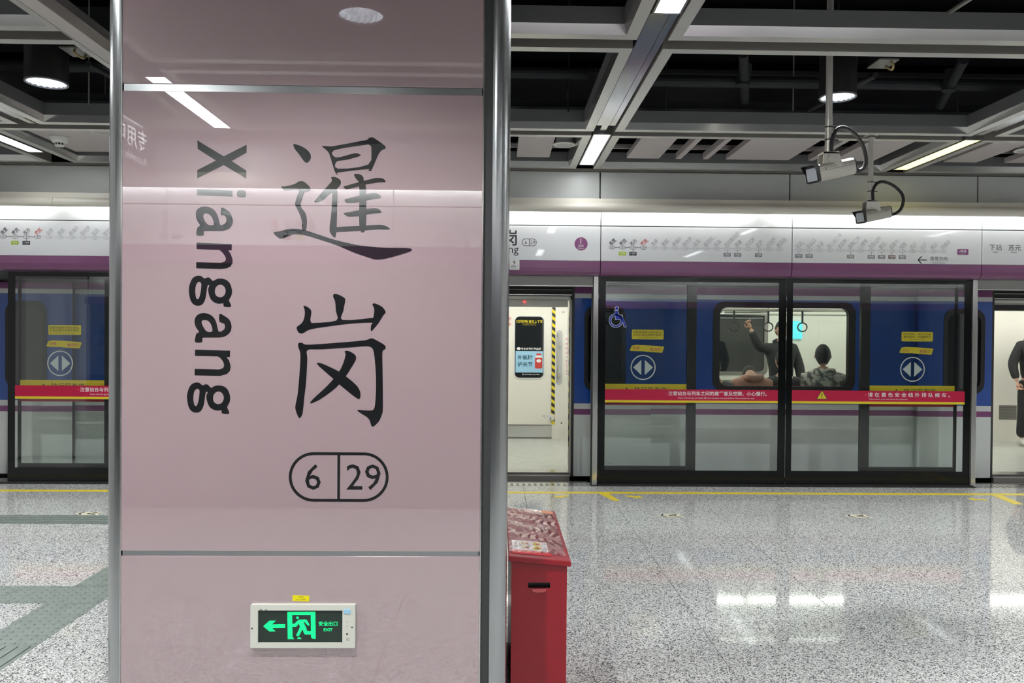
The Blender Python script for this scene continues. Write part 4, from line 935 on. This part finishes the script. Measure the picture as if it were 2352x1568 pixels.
# ------------------------------------------------------------ people
def skin(name, pts, edges, rad, mt, parent, sub=2, root=0):
    me = bpy.data.meshes.new(name); me.from_pydata([tuple(p) for p in pts], edges, []); me.materials.append(mt)
    o = bpy.data.objects.new(name, me); COL.objects.link(o)
    if parent: o.parent = parent; o.matrix_parent_inverse = parent.matrix_world.inverted()
    s = o.modifiers.new('skin', 'SKIN'); s.use_smooth_shade = True; s.use_x_symmetry = False
    for i, v in enumerate(me.skin_vertices[0].data):
        r = rad[i]; v.radius = r if isinstance(r, tuple) else (r, r); v.use_root = (i == root)
    b = o.modifiers.new('sub', 'SUBSURF'); b.levels = sub; b.render_levels = sub
    return o
def head(parent, c, yaw, hairlen=.0, pitch=0, s=1.0, face=True, hood=None):
    "head at c (centre), facing yaw (0 = towards +y)"
    Mx = Matrix.Translation(c) @ Matrix.Rotation(yaw, 4, 'Z') @ Matrix.Rotation(-pitch, 4, 'X') @ Matrix.Scale(s, 4)
    n, k = 20, 14; vs = []
    for j in range(k+1):
        th = PI*j/k; z = math.cos(th)*.118
        for i in range(n):
            ph = 2*PI*i/n; r = math.sin(th)
            x = .076*r*math.cos(ph); y = .096*r*math.sin(ph)
            if z < -.02: f = 1-.32*((-.02-z)/.1); x *= f; y = y*f+.012*((-.02-z)/.1)
            vs.append((x, y, z))
    fs = [(j*n+i, j*n+(i+1) % n, (j+1)*n+(i+1) % n, (j+1)*n+i) for j in range(k) for i in range(n)]
    m = MB().add(vs, fs)
    if face:
        m.add([(-.012, .088, -.03), (.012, .088, -.03), (0, .116, -.028), (0, .095, .012)], [(0, 1, 2), (0, 2, 3), (1, 3, 2)])
        for sx in (-1, 1): m.lathe([(0, -.024), (.012, -.014), (.014, .006), (.008, .02), (0, .024)], (sx*.078, -.002, -.006), 8)
    m.xf(Mx); h = m.build('head', SKIN, parent, smooth=True)
    if face:
        m = MB()
        for sx in (-1, 1):
            m.lathe([(0, -.006), (.011, 0), (0, .006)], (sx*.031, .088, .006), 10); m.box(sx*.031-.016, sx*.031+.016, .086, .094, .024, .029)
        m.xf(Mx); m.build('eyes', HAIR, h)
        m = MB().box(-.022, .022, .083, .0905, -.062, -.055); m.xf(Mx); m.build('mouth', mat('lips', (.35, .10, .08), .5) if 'lips' not in bpy.data.materials else bpy.data.materials['lips'], h)
    hv = []
    for (x, y, z) in vs:
        f = 1.10 if (z > .035 or y < .02) and z > -.06-hairlen else .93
        hv.append((x*f, y*f-.006, z*f+.006))
    m = MB().add(hv, fs); m.xf(Mx); m.build('hair', HAIR if hood is None else hood, parent, smooth=True)
def hand(parent, w, d, side, curl=.9, s=1.0):
    "hand from wrist w pointing along d; side = +1/-1 thumb side"
    w = Vector(w); d = Vector(d).normalized(); u = d.cross(Vector((0, 1, 0))).normalized()*side; nrm = d.cross(u).normalized()
    pts = [w, w+d*.045*s, w+d*.085*s]; rad = [.024*s, (.038*s, .02*s), (.04*s, .018*s)]; ed = [(0, 1), (1, 2)]
    o = skin('hand', pts, ed, rad, SKIN, parent, 1)
    for k, (off, L) in enumerate(((-.03, .062), (-.01, .075), (.01, .08), (.03, .072))):
        b = w+d*.08*s+u*off*s; q = [b]; ang = 0; p = b
        for j in range(3):
            ang += curl*(.55+.2*j); p = p+(d*math.cos(ang)+nrm*math.sin(ang)*side)*L*s*(.42, .33, .25)[j]; q.append(p)
        skin('finger', q, [(0, 1), (1, 2), (2, 3)], [.0095*s, .009*s, .0085*s, .007*s], SKIN, o, 1)
    b = w+d*.03*s+u*.028*s
    skin('thumb', [b, b+(u*.6+d*.6)*.035*s, b+(u*.5+d)*.055*s+nrm*.01*side], [(0, 1), (1, 2)], [.013*s, .0105*s, .009*s], SKIN, o, 1)
    return o
def standing(name, x, y, z0, H, yaw, label, jack, trou, la, ra, shoe=SHOE, lhand=True):
    "la/ra: shoulder-relative elbow and wrist points in body frame (x right, y front, z up), metres for H=1.72"
    k = H/1.72; Mx = Matrix.Translation((x, y, z0)) @ Matrix.Rotation(yaw, 4, 'Z') @ Matrix.Scale(k, 4)
    T = lambda p: Mx @ Vector(p)
    t = thing(name, (x, y, z0), label, 'person')
    # body (skin) kept as one figure under the clothes
    P = [(0, 0, .93), (0, .01, 1.12), (0, 0, 1.36), (0, 0, 1.46), (0, .01, 1.54), (-.145, 0, 1.375), (.145, 0, 1.375), (-.09, 0, .88), (.09, 0, .88), (-.11, .01, .48), (.11, .01, .48), (-.12, -.02, .09), (.12, -.02, .09)]
    E_ = [(0, 1), (1, 2), (2, 3), (3, 4), (2, 5), (2, 6), (0, 7), (0, 8), (7, 9), (8, 10), (9, 11), (10, 12)]
    rd = [.10, .09, .09, .055, .05, .035, .035, .07, .07, .055, .055, .04, .04]
    n = len(P)
    for s_, arm, sh in ((-1, la, 5), (1, ra, 6)):
        P += [arm[0], arm[1]]; rd += [.032, .027]; E_ += [(sh, len(P)-2), (len(P)-2, len(P)-1)]
    skin('body', [T(p) for p in P], E_, [r*k for r in rd], SKIN, t)
    # jacket
    J = [(0, 0, .86), (0, .01, 1.10), (0, .0, 1.33), (0, -.015, 1.455), (-.165, 0, 1.385), (.165, 0, 1.385)]
    E_ = [(0, 1), (1, 2), (2, 3), (2, 4), (2, 5)]; rd = [(.17, .12), (.155, .12), (.155, .12), .08, .075, .075]
    for arm, sh in ((la, 4), (ra, 5)):
        e, w = Vector(arm[0]), Vector(arm[1]); J += [tuple(e), tuple(w+(e-w)*.12)]; rd += [.067, .052]; E_ += [(sh, len(J)-2), (len(J)-2, len(J)-1)]
    skin('jacket', [T(p) for p in J], E_, [tuple(q*k for q in r) if isinstance(r, tuple) else r*k for r in rd], jack, t)
    skin('hood', [T((-.09, -.02, 1.47)), T((0, -.07, 1.49)), T((.09, -.02, 1.47)), T((.05, .05, 1.44)), T((-.05, .05, 1.44))], [(0, 1), (1, 2), (2, 3), (0, 4)], [.035*k]*5, jack, t, 1)
    q = [(0, 0, .90), (-.10, 0, .83), (.10, 0, .83), (-.125, .02, .48), (.125, .02, .48), (-.13, -.01, .10), (.13, -.01, .10)]
    skin('trousers', [T(p) for p in q], [(0, 1), (0, 2), (1, 3), (2, 4), (3, 5), (4, 6)], [.12*k, .088*k, .088*k, .070*k, .070*k, .066*k, .066*k], trou, t)
    for sx in (-.125, .125):
        skin('shoe', [T((sx, -.07, .045)), T((sx, .03, .05)), T((sx*1.1, .16, .035))], [(0, 1), (1, 2)], [.042*k, (.048*k, .045*k), (.045*k, .032*k)], shoe, t, 2)
    head(t, T((0, .02, 1.615)), yaw, s=k)
    for side, arm in ((-1, la), (1, ra)):
        w = T(arm[1]); e = T(arm[0]); hand(t, w, w-e, side, s=k)
    return t
standing('person', 7.52, 10.86, .03, 1.74, R(172), 'person in a charcoal jacket standing in the train at the right edge', JACK, TROU,
         ((-.235, .02, 1.12), (-.22, .10, .88)), ((.27, .01, 1.13), (.24, .09, .885)))
standing('person', 3.56, 9.75, .03, 1.68, PI, 'standing passenger in dark clothes with one arm raised, seen through the train window', JACK, TROU,
         ((-.24, .02, 1.12), (-.22, .14, .90)), ((.31, .06, 1.40), (.43, .10, 1.64)), shoe=BLK)
def seated(x, y, yaw, label, top, topmat, hairmat=None, s=1.0, hz=0.0, lean=0, hood=None):
    Mx = Matrix.Translation((x, y, .06)) @ Matrix.Rotation(yaw, 4, 'Z') @ Matrix.Scale(s, 4)
    T = lambda p: Mx @ Vector(p)
    t = thing('person', (x, y, .06), label, 'person')
    l = lean
    P = [(0, 0, .50), (0, -.02, .75), (0, 0, .98), (0, .01+l, 1.12), (-.09, .02, .50), (.09, .02, .50), (-.12, .42, .50), (.12, .42, .50), (-.12, .44, .08), (.12, .44, .08), (-.18, 0, .98), (.18, 0, .98), (-.19, .1, .72), (.19, .1, .72), (-.10, .28, .62), (.10, .28, .62)]
    E_ = [(0, 1), (1, 2), (2, 3), (0, 4), (0, 5), (4, 6), (5, 7), (6, 8), (7, 9), (2, 10), (2, 11), (10, 12), (11, 13), (12, 14), (13, 15)]
    skin('body', [T(p) for p in P], E_, [r*s for r in (.11, .10, .10, .05, .07, .07, .055, .055, .04, .04, .05, .05, .038, .038, .027, .027)], SKIN, t)
    J = [(0, 0, .52), (0, -.02, .75), (0, 0, .96), (0, -.01, 1.07), (-.18, 0, .97), (.18, 0, .97), (-.195, .1, .71), (.195, .1, .71), (-.12, .26, .62), (.12, .26, .62)]
    skin(top, [T(p) for p in J], [(0, 1), (1, 2), (2, 3), (2, 4), (2, 5), (4, 6), (5, 7), (6, 8), (7, 9)], [(.17*s, .12*s), (.17*s, .12*s), (.18*s, .12*s), .09*s, .085*s, .085*s, .068*s, .068*s, .055*s, .055*s], topmat, t)
    if hood: skin('hood', [T((-.10, -.06, 1.06)), T((0, -.12, 1.04)), T((.10, -.06, 1.06)), T((.07, .06, 1.03)), T((-.07, .06, 1.03))], [(0, 1), (1, 2), (2, 3), (0, 4)], [.045*s]*5, topmat, t, 1)
    q = [(0, 0, .53), (-.09, .05, .53), (.09, .05, .53), (-.12, .44, .52), (.12, .44, .52), (-.12, .46, .12), (.12, .46, .12)]
    skin('trousers', [T(p) for p in q], [(0, 1), (0, 2), (1, 3), (2, 4), (3, 5), (4, 6)], [.13*s, .09*s, .09*s, .075*s, .075*s, .06*s, .06*s], TROU, t)
    for sx in (-.12, .12): skin('shoe', [T((sx, .42, .03)), T((sx, .52, .025)), T((sx, .60, .02))], [(0, 1), (1, 2)], [.04*s, .042*s, .03*s], BLK, t, 1)
    head(t, T((0, .03+l, 1.22+hz)), yaw, hairlen=.04, pitch=R(18), s=s, hood=hairmat)
    for sx in (-1, 1): hand(t, T((sx*.10, .28, .62)), T((sx*.03, .38, .60))-T((sx*.10, .28, .62)), sx, s=s)
SY = YT0+.24
CAMO = camo_mat()
seated(2.46, SY, 0, 'seated person in a dark jacket seen at the lower left corner of the train window', 'jacket', GREYC, s=.92)
seated(2.90, SY+.02, R(-8), 'seated person in a peach hoodie seen from behind through the train window', 'hoodie', PEACH, s=.96, hood=1, lean=.17, hz=-.17)
seated(3.29, SY+.10, R(8), 'seated person with round black hair between the peach hoodie and the camouflage jacket', 'jacket', mat('charcoal_cloth', (.06, .06, .065), .8), s=.97)
seated(3.69, SY-.03, R(-15), 'seated person in a camouflage jacket seen through the train window', 'camouflage_jacket', CAMO, s=1.03, hairmat=mat('dark_grey_hair', (.05, .05, .055), .7), hood=1)

# ------------------------------------------------------------ CCTV cameras on ceiling poles
def cctv(px, py_, pz, ztop, body_c, blen, brad, pitch, yawd, label, k, square=True):
    "pole at (px,py_) from pz up to ztop; housing centre body_c"
    t = thing('security_camera', (px, py_, pz), label, 'security camera')
    m = MB(); m.cyl((px, py_, pz+.03*k), (px, py_, ztop), .021*k, n=18); m.build('pole', mat('pole_grey', (.60, .58, .54), .35, .3) if 'pole_grey' not in bpy.data.materials else bpy.data.materials['pole_grey'], t, smooth=False)
    m = MB(); m.cyl((px, py_, pz+.03*k), (px, py_, pz+.27*k), .0235*k, n=18); m.build('sleeve', CAMB, t)
    m = MB()
    for dz in (.12, .20):
        m.cyl((px, py_, pz+dz*k), (px, py_, pz+(dz+.008)*k), .026*k, n=16); m.box(px+.015*k, px+.06*k, py_-.006, py_+.006, pz+dz*k, pz+(dz+.007)*k)
    m.build('cable_tie', BLK, t)
    m = MB(); m.slab([(px-.055*k, pz-.075*k), (px+.075*k, pz-.05*k), (px+.05*k, pz+.035*k), (px-.05*k, pz+.04*k)], py_-.045*k, py_-.037*k)
    m.slab([(px-.055*k, pz-.075*k), (px+.075*k, pz-.05*k), (px+.05*k, pz+.035*k), (px-.05*k, pz+.04*k)], py_+.037*k, py_+.045*k)
    m.box(px-.05*k, px+.05*k, py_-.045*k, py_+.045*k, pz+.028*k, pz+.04*k); m.cyl((px, py_-.05*k, pz-.005*k), (px, py_+.05*k, pz-.005*k), .022*k, n=16); m.build('bracket', CAMB, t, bevel=.001)
    ax = Vector((-math.cos(R(pitch))*math.cos(R(yawd)), -math.cos(R(pitch))*math.sin(R(yawd)), -math.sin(R(pitch))))
    up = Vector((0, 0, 1)); sd = ax.cross(up).normalized(); up2 = sd.cross(ax).normalized(); c = Vector(body_c)
    Mx = Matrix((ax, sd, up2)).transposed().to_4x4(); Mx.translation = c
    def shell(h, r, x0, x1, n=6, w=1.0):
        prof = rrect(-h*w, h*w, -h, h, r, n); m = MB(); N_ = len(prof)
        m.add([(x0, a, b) for a, b in prof]+[(x1, a, b) for a, b in prof], [(i, (i+1) % N_, (i+1) % N_+N_, i+N_) for i in range(N_)]+[tuple(reversed(range(N_))), tuple(range(N_, 2*N_))]); return m
    L = blen/2; h = brad
    m = shell(h, h*.55, -L, L*.86, w=.92); m.xf(Mx); m.build('housing', CAMB, t)
    m = MB()
    for sgn in (-1, 1):
        for zq in (.18, .42): m.box(-L*.96, L*.84, sgn*h*.925-.0015, sgn*h*.925+.0015, h*zq, h*zq+.002)
        for xq in (-L*.7, L*.55): m.cyl((xq, sgn*(h*.93), h*.32), (xq, sgn*(h*.945), h*.32), .004*k, n=8)
    m.xf(Mx); m.build('seam', DARKM, t)
    m = shell(h*1.02, h*.3, L*.86, L*.98, w=.92); m.xf(Mx); f = m.build('front_bezel', BLK, t)
    m = MB(); m.box(L*.98, L*.985, -h*.72, h*.72, -h*.78, h*.72); m.xf(Mx); m.build('window', mat('lens_window', (.50, .53, .58), .05, coat=1) if 'lens_window' not in bpy.data.materials else bpy.data.materials['lens_window'], f)
    m = MB(); m.add([(L*.84, -h*.95, h*1.03), (L*.84, h*.95, h*1.03), (L*1.16, h*.9, h*1.03), (L*1.16, -h*.9, h*1.03), (L*.84, -h*.95, h*1.08), (L*.84, h*.95, h*1.08), (L*1.16, h*.9, h*1.08), (L*1.16, -h*.9, h*1.08)], [(0, 3, 2, 1), (4, 5, 6, 7), (0, 1, 5, 4), (1, 2, 6, 5), (2, 3, 7, 6), (3, 0, 4, 7)])
    for sg in (-1, 1): m.add([(L*.9, sg*h*.95, h*1.05), (L*1.16, sg*h*.9, h*1.05), (L*1.02, sg*h*.93, h*.2), (L*.9, sg*h*.95, -h*.1)], [(0, 1, 2, 3)])
    m.xf(Mx); m.build('sun_visor', BLK, t)
    m = MB(); prof = rrect(-h*.92, h*.92, -h, h, h*.55, 6); N_ = len(prof); vs = []
    for xq, sc in ((-L, 1.01), (-L*1.06, 1.0), (-L*1.14, .8), (-L*1.17, .45)): vs += [(xq, a*sc, b*sc+(1-sc)*h*.35) for a, b in prof]
    m.add(vs, [(j*N_+i, j*N_+(i+1) % N_, (j+1)*N_+(i+1) % N_, (j+1)*N_+i) for j in range(3) for i in range(N_)]+[tuple(range(3*N_, 4*N_))]); m.xf(Mx); m.build('rear_cap', BLK, t)
    return t, Mx, L, h
def spline(pts, n=8):
    out = []; P = [Vector(pts[0])]+[Vector(p) for p in pts]+[Vector(pts[-1])]
    for i in range(1, len(P)-2):
        for j in range(n):
            u = j/n; p0, p1, p2, p3 = P[i-1:i+3]
            out.append(.5*((2*p1)+(p2-p0)*u+(2*p0-5*p1+4*p2-p3)*u*u+(3*p1-p0-3*p2+p3)*u**3))
    return out+[P[-2]]
CABLE = mat('cable_rubber', (.02, .02, .02), .6)
Y1, Y2 = 4.98, 6.475
def A(px, py, Y): a = at(px, py, Y); return (a[0], Y, a[1])
p1 = A(1903, 366, Y1)
t1, Mx, L, h = cctv(p1[0], Y1, p1[2], 4.6, A(1908, 392, Y1), .355, .054, 14, 26, 'larger security camera on a long white ceiling pole, upper of the two', 1.0)
m = MB(); m.tube(spline([A(1910, 352, Y1-.03), A(1911, 325, Y1-.03), A(1920, 300, Y1-.02), A(1938, 293, Y1-.0), A(1963, 307, Y1+.04), A(1982, 335, Y1+.06), A(1989, 365, Y1+.06), A(1984, 385, Y1+.07), A(1972, 391, Y1+.08), A(1965, 384, Y1+.08)]), .0125, 10); m.build('cable', CABLE, t1, smooth=True)
p2 = A(1999, 472, Y2)
t2, Mx, L, h = cctv(p2[0], Y2, p2[2], 3.215, A(2006, 493, Y2), .335, .050, 12, 26, 'smaller security camera on a short pole, lower of the two, against the bright header', .95)
m = MB(); m.tube(spline([A(2005, 459, Y2-.02), A(2005, 437, Y2-.02), A(2015, 421, Y2-.0), A(2030, 417.5, Y2), A(2052, 426, Y2+.04), A(2070, 443, Y2+.06), A(2075, 460, Y2+.06), A(2069, 480, Y2+.07), A(2055, 491, Y2+.08), A(2044, 492, Y2+.08)]), .0125, 10); m.build('cable', CABLE, t2, smooth=True)
MB().cyl((p2[0], Y2, 3.19), (p2[0], Y2, 3.21), .035, n=16).build('ceiling_cap', ALU, t2)
tag(MB().box(p2[0]-.05, p2[0]+.05, 6.41, 6.54, 3.211, 3.225).build('mounting_strap', ALU), 'short metal strap bridging the ceiling slot above the smaller camera pole', 'bracket')

# ------------------------------------------------------------ downlights, detectors, speakers
def downlight(px, py, z, r, H_, label):
    x, y = fl(px, py, z)
    t = thing('downlight', (x, y, z), label, 'downlight', 'black cylinder downlights in the open ceiling')
    MB().lathe([(r, 0), (r, H_), (0, H_)], (x, y, z), 40).build('can', BLK, t, smooth=False)
    MB().lathe([(r, 0), (r*1.0, -.008), (r*.90, -.008), (r*.90, 0.0)], (x, y, z), 40).build('rim', mat('downlight_rim', (.16, .16, .17), .3) if 'downlight_rim' not in bpy.data.materials else bpy.data.materials['downlight_rim'], t)
    m = MB(); n = 40; prof = [(r*.9, -.002), (r*.82, .03), (r*.55, .06), (r*.3, .07), (0, .07)]
    vs = []
    for j, (rr, zz_) in enumerate(prof):
        for k in range(n):
            q = rr*(1+(.04 if k % 2 else -.04)*(0 < j < 4)); vs.append((x+q*math.cos(2*PI*k/n), y+q*math.sin(2*PI*k/n), z+zz_+(.006 if (k+j) % 2 else 0)))
    m.add(vs, [(j*n+k, j*n+(k+1) % n, (j+1)*n+(k+1) % n, (j+1)*n+k) for j in range(4) for k in range(n)]); m.build('reflector', DOWNM, t)
    MB().cyl((x, y, z+H_), (x, y, 4.6), .008, n=8).build('hanger', PIPE, t)
    sp = bpy.data.lights.new('lamp', 'SPOT'); sp.energy = DOWN; sp.spot_size = R(125); sp.spot_blend = .7; sp.shadow_soft_size = .03; sp.color = (.96, .98, 1)
    so = bpy.data.objects.new('lamp', sp); COL.objects.link(so); so.parent = t; so.location = (0, 0, -.012)
downlight(107, 189, 3.15, .128, .50, 'black cylinder downlight hanging in the ceiling opening left of the pillar')
downlight(1924, 222, 3.15, .120, .45, 'black cylinder downlight hanging in the ceiling opening behind the camera pole')
for dx_, dy_, lb in ((-.7, 1.5, 'black cylinder downlight overhead just left of the viewer'), (2.4, 1.5, 'added unseen downlight brightening the platform, overhead just right of the viewer'), (5.5, 1.5, 'added unseen downlight brightening the platform, overhead at the far right of the viewer'), (5.5, 5.3, 'added unseen downlight brightening the platform, outside the right edge'), (-4.6, 5.2, 'added unseen downlight brightening the platform, outside the left edge'), (-3.1, 1.5, 'added unseen downlight brightening the platform, overhead at the far left of the viewer'), (2.4, -.3, 'added unseen downlight brightening the platform, overhead behind the viewer')):  # all but the first are out-of-view downlights added to brighten the platform
    q_ = Vector((dx_, dy_, 3.15-EYE)); 
    f_ = fl; fl = lambda a, b, c: (a, b)
    downlight(dx_, dy_, 3.15, .122, .45, lb); fl = f_
def lamp_disc(x, y, z, label):
    t = thing('ceiling_speaker', (x, y, z), label, 'ceiling speaker', 'round white ceiling speakers')
    MB().lathe([(.075, -.002), (.08, -.004), (.102, -.002), (.104, .004), (.08, .02)], (x, y, z), 36).build('rim', WHITE, t, smooth=True)
    MB().lathe([(0, 0), (.076, 0), (.078, .09), (0, .10)], (x, y, z), 36).build('grille', mat('speaker_grille', (.52, .52, .50), .5, bump=.3, bscale=300) if 'speaker_grille' not in bpy.data.materials else bpy.data.materials['speaker_grille'], t)
    MB().cyl((x+.02, y, z+.09), (x+.02, y, 3.75), .004, n=6).build('hanger', PIPEG, t)
x, y = fl(1296, 333, 3.25); lamp_disc(x, y, 3.25, 'round white ceiling speaker left of the white strip lamp by the far wall')
x, y = fl(236, 303, 3.25); lamp_disc(x, y, 3.25, 'round white ceiling speaker half hidden by the left edge of the pillar')
x, y = fl(2358, 346, 3.25); lamp_disc(x, y, 3.25, 'round white ceiling speaker cut by the right edge of the photo')
x, y = fl(137, 315, ZPK)
t = thing('smoke_detector', (x, y, ZPK), 'white smoke detector fixed under the wide pinkish panel at the left', 'smoke detector')
MB().lathe([(.0, 0), (.085, 0), (.087, -.012), (.078, -.016)], (x, y, ZPK), 32).build('base', WHITE, t, smooth=True)
MB().lathe([(.076, -.012), (.070, -.035), (.056, -.052), (.0, -.054)], (x, y, ZPK), 32).build('body', WHITE, t)
m = MB()
for k in range(8): a_ = 2*PI*k/8; m.cyl((x+.034*math.cos(a_), y+.034*math.sin(a_), ZPK-.052), (x+.034*math.cos(a_), y+.034*math.sin(a_), ZPK-.074), .005, n=6)
m.build('vent_rib', WHITE, t); MB().cyl((x, y, ZPK-.052), (x, y, ZPK-.072), .028, n=20).build('chamber', BLK, t); MB().cyl((x, y, ZPK-.072), (x, y, ZPK-.082), .042, .036, n=24).build('cap', WHITE, t)

# ------------------------------------------------------------ services in the dark void
def pipe(p0, p1, r, mt, label, cat='pipe', name='ceiling_pipe', grp=None):
    return tag(MB().cyl(p0, p1, r, n=14).build(name, mt), label, cat, grp)
pipe((-8, 7.0, 3.86), (10, 7.0, 3.86), .05, PIPE, 'black pipe running along the far wall high in the void', grp=None)
pipe((.8, 6.1, 3.52), (9, 6.1, 3.52), .045, PIPE, 'dark pipe running in the ceiling void behind the larger camera pole')
pipe((-8, 6.2, 3.60), (.7, 6.2, 3.60), .045, PIPE, 'dark pipe running in the ceiling void at left and centre')
m = MB().box(-8, 10, 6.42, 6.5, 3.40, 3.46); tag(m.build('cable_tray', mat('tray_grey', (.035, .037, .042), .4, .3)), 'long dark cable tray just behind the second row of ceiling frames', 'cable tray')
tag(MB().box(-8, 10, 6.9, 7.6, 3.95, 4.35).build('air_duct', PIPE), 'big black air duct running parallel to the far wall in the void', 'air duct')
tag(MB().box(-8, 10, 1.6, 2.2, 4.25, 4.55).build('air_duct', PIPE), 'big black air duct running overhead in front of the pillar', 'air duct')
for k, (x_, y_) in enumerate(((1.30, 6.1), (2.30, 6.1), (3.6, 6.1), (5.4, 6.1), (.55, 6.2), (-3.2, 6.2))):
    t = tag(MB().cyl((x_, y_, 3.3), (x_, y_, 4.6), .006, n=6).build('hanger_rod', PIPEG if k % 2 else PIPE), 'thin hanger rod in the dark ceiling void, '+('right of the white strip lamp','near the camera pole','left of the yellowish lamp','at the right edge','just left of the white strip lamp','left of the pillar')[k], 'hanger rod', 'hanger rods in the ceiling void')
for x_, lb in ((-2.70, 'thin conduit with a junction box beside the downlight left of the pillar'), (2.50, 'thin conduit with a junction box beside the downlight behind the camera pole')):
    t = thing('conduit', (x_, 5.02, 3.4), lb, 'conduit')
    MB().cyl((x_, 2.6, 3.285), (x_, 4.98, 3.37), .013, n=10).build('pipe', PIPEG, t); MB().cyl((x_+.01, 5.20, 3.285), (x_+.01, 6.3, 3.37), .02, n=10).build('pipe', PIPE, t)
    MB().box(x_-.06, x_+.06, 5.00, 5.15, 3.325, 3.42).build('junction_box', PIPE, t, bevel=.004); MB().box(x_-.065, x_+.065, 4.99, 5.16, 3.315, 3.324).build('box_cover', PIPEG, t)
    MB().tube(spline([(x_+.02, 5.02, 3.32), (x_+.03, 5.00, 3.285), (x_+.05, 5.06, 3.275), (x_+.04, 5.12, 3.315)]), .008, 6).build('cable_loop', mat('dull_ochre_cable', (.35, .28, .12), .5) if 'dull_ochre_cable' not in bpy.data.materials else bpy.data.materials['dull_ochre_cable'], t)
for x_, y0, y1, z_, lb in ((1.75, 5.6, 6.35, 3.50, 'dark pipe branch slanting off left of the camera pole'), (3.35, 5.6, 6.35, 3.48, 'dark pipe branch right of the camera pole')):
    tag(MB().cyl((x_, y0, z_+.06), (x_+.25, y1, z_-.05), .035, n=12).cyl((x_+.12, y0+.4, z_-.04), (x_+.14, y0+.4, z_+.12), .05, n=12).build('pipe_branch', PIPE), lb, 'pipe')
# cable trunking hung under the grid, left of the pillar
t = thing('cable_trunking', (-1.95, 4.5, 2.9), 'light grey cable trunking hung below the ceiling frames left of the pillar', 'cable trunking')
xa, ya = -1.985, 0
MB().box(xa, xa+.082, 2.9, 6.2, 2.90, 2.93).build('cover', mat('trunking_grey', (.48, .45, .43), .45), t)
MB().box(xa-.004, xa+.0, 2.9, 6.2, 2.896, 2.95).box(xa+.082, xa+.088, 2.9, 6.2, 2.896, 2.95).build('edge_strip', FRAME, t)
MB().box(xa+.012, xa+.078, 2.9, 6.2, 2.94, 3.0).build('duct_body', FRAMED, t)
for yy in (3.0, 4.3, 5.5): MB().cyl((xa+.04, yy, 3.0), (xa+.04, yy, 4.6), .005, n=6).build('hanger', PIPEG, t)
# hanging lift sign, seen mirrored in the pillar glass
t = thing('hanging_sign', (-2.55, .8, 2.6), 'black accessible elevator sign, seen mirrored in the pillar glass', 'sign')
MB().box(-2.60, -2.54, -.36, 1.4, 2.68, 3.0).build('sign_box', BLKG, t)
m = MB(); g = lambda a, b: (-2.538, .95+a, 2.80+b)
m.text('专用电梯', .15, 0, 0, 0, 'c', mtx=lambda a, b: (-2.538, .09+a, 2.89+b), bold=.01); m.text('Accessible Elevator', .055, 0, 0, 0, 'c', mtx=lambda a, b: (-2.538, .09+a, 2.755+b)); m.build('lettering', LWHITE, t)
for yy in (.1, 1.2): MB().cyl((-2.57, yy, 3.0), (-2.57, yy, 4.6), .01, n=8).build('hanger', PIPEG, t)

t = thing('hanging_sign', (6.65, 3, 2.42), 'black toilet and exit sign, mirrored at the top of the glass screen', 'sign')
MB().box(5.72, 7.60, 2.95, 3.01, 2.44, 2.80).build('sign_box', BLKG, t)
m = MB(); g = lambda cx, cz: (lambda a, b: (cx-a, 3.0125, cz+b))
m.text('Toilet', .085, 0, 0, 0, mtx=g(6.98, 2.51)); m.text('卫生间', .13, 0, 0, 0, mtx=g(7.30, 2.53)); m.text('出口', .11, 0, 0, 0, mtx=g(6.35, 2.53)); m.text('Exit A B', .07, 0, 0, 0, mtx=g(6.12, 2.51))
m.build('lettering', LWHITE, t)
for xx in (5.95, 7.4): MB().cyl((xx, 2.98, 2.80), (xx, 2.98, 4.6), .01, n=8).build('hanger', PIPEG, t)
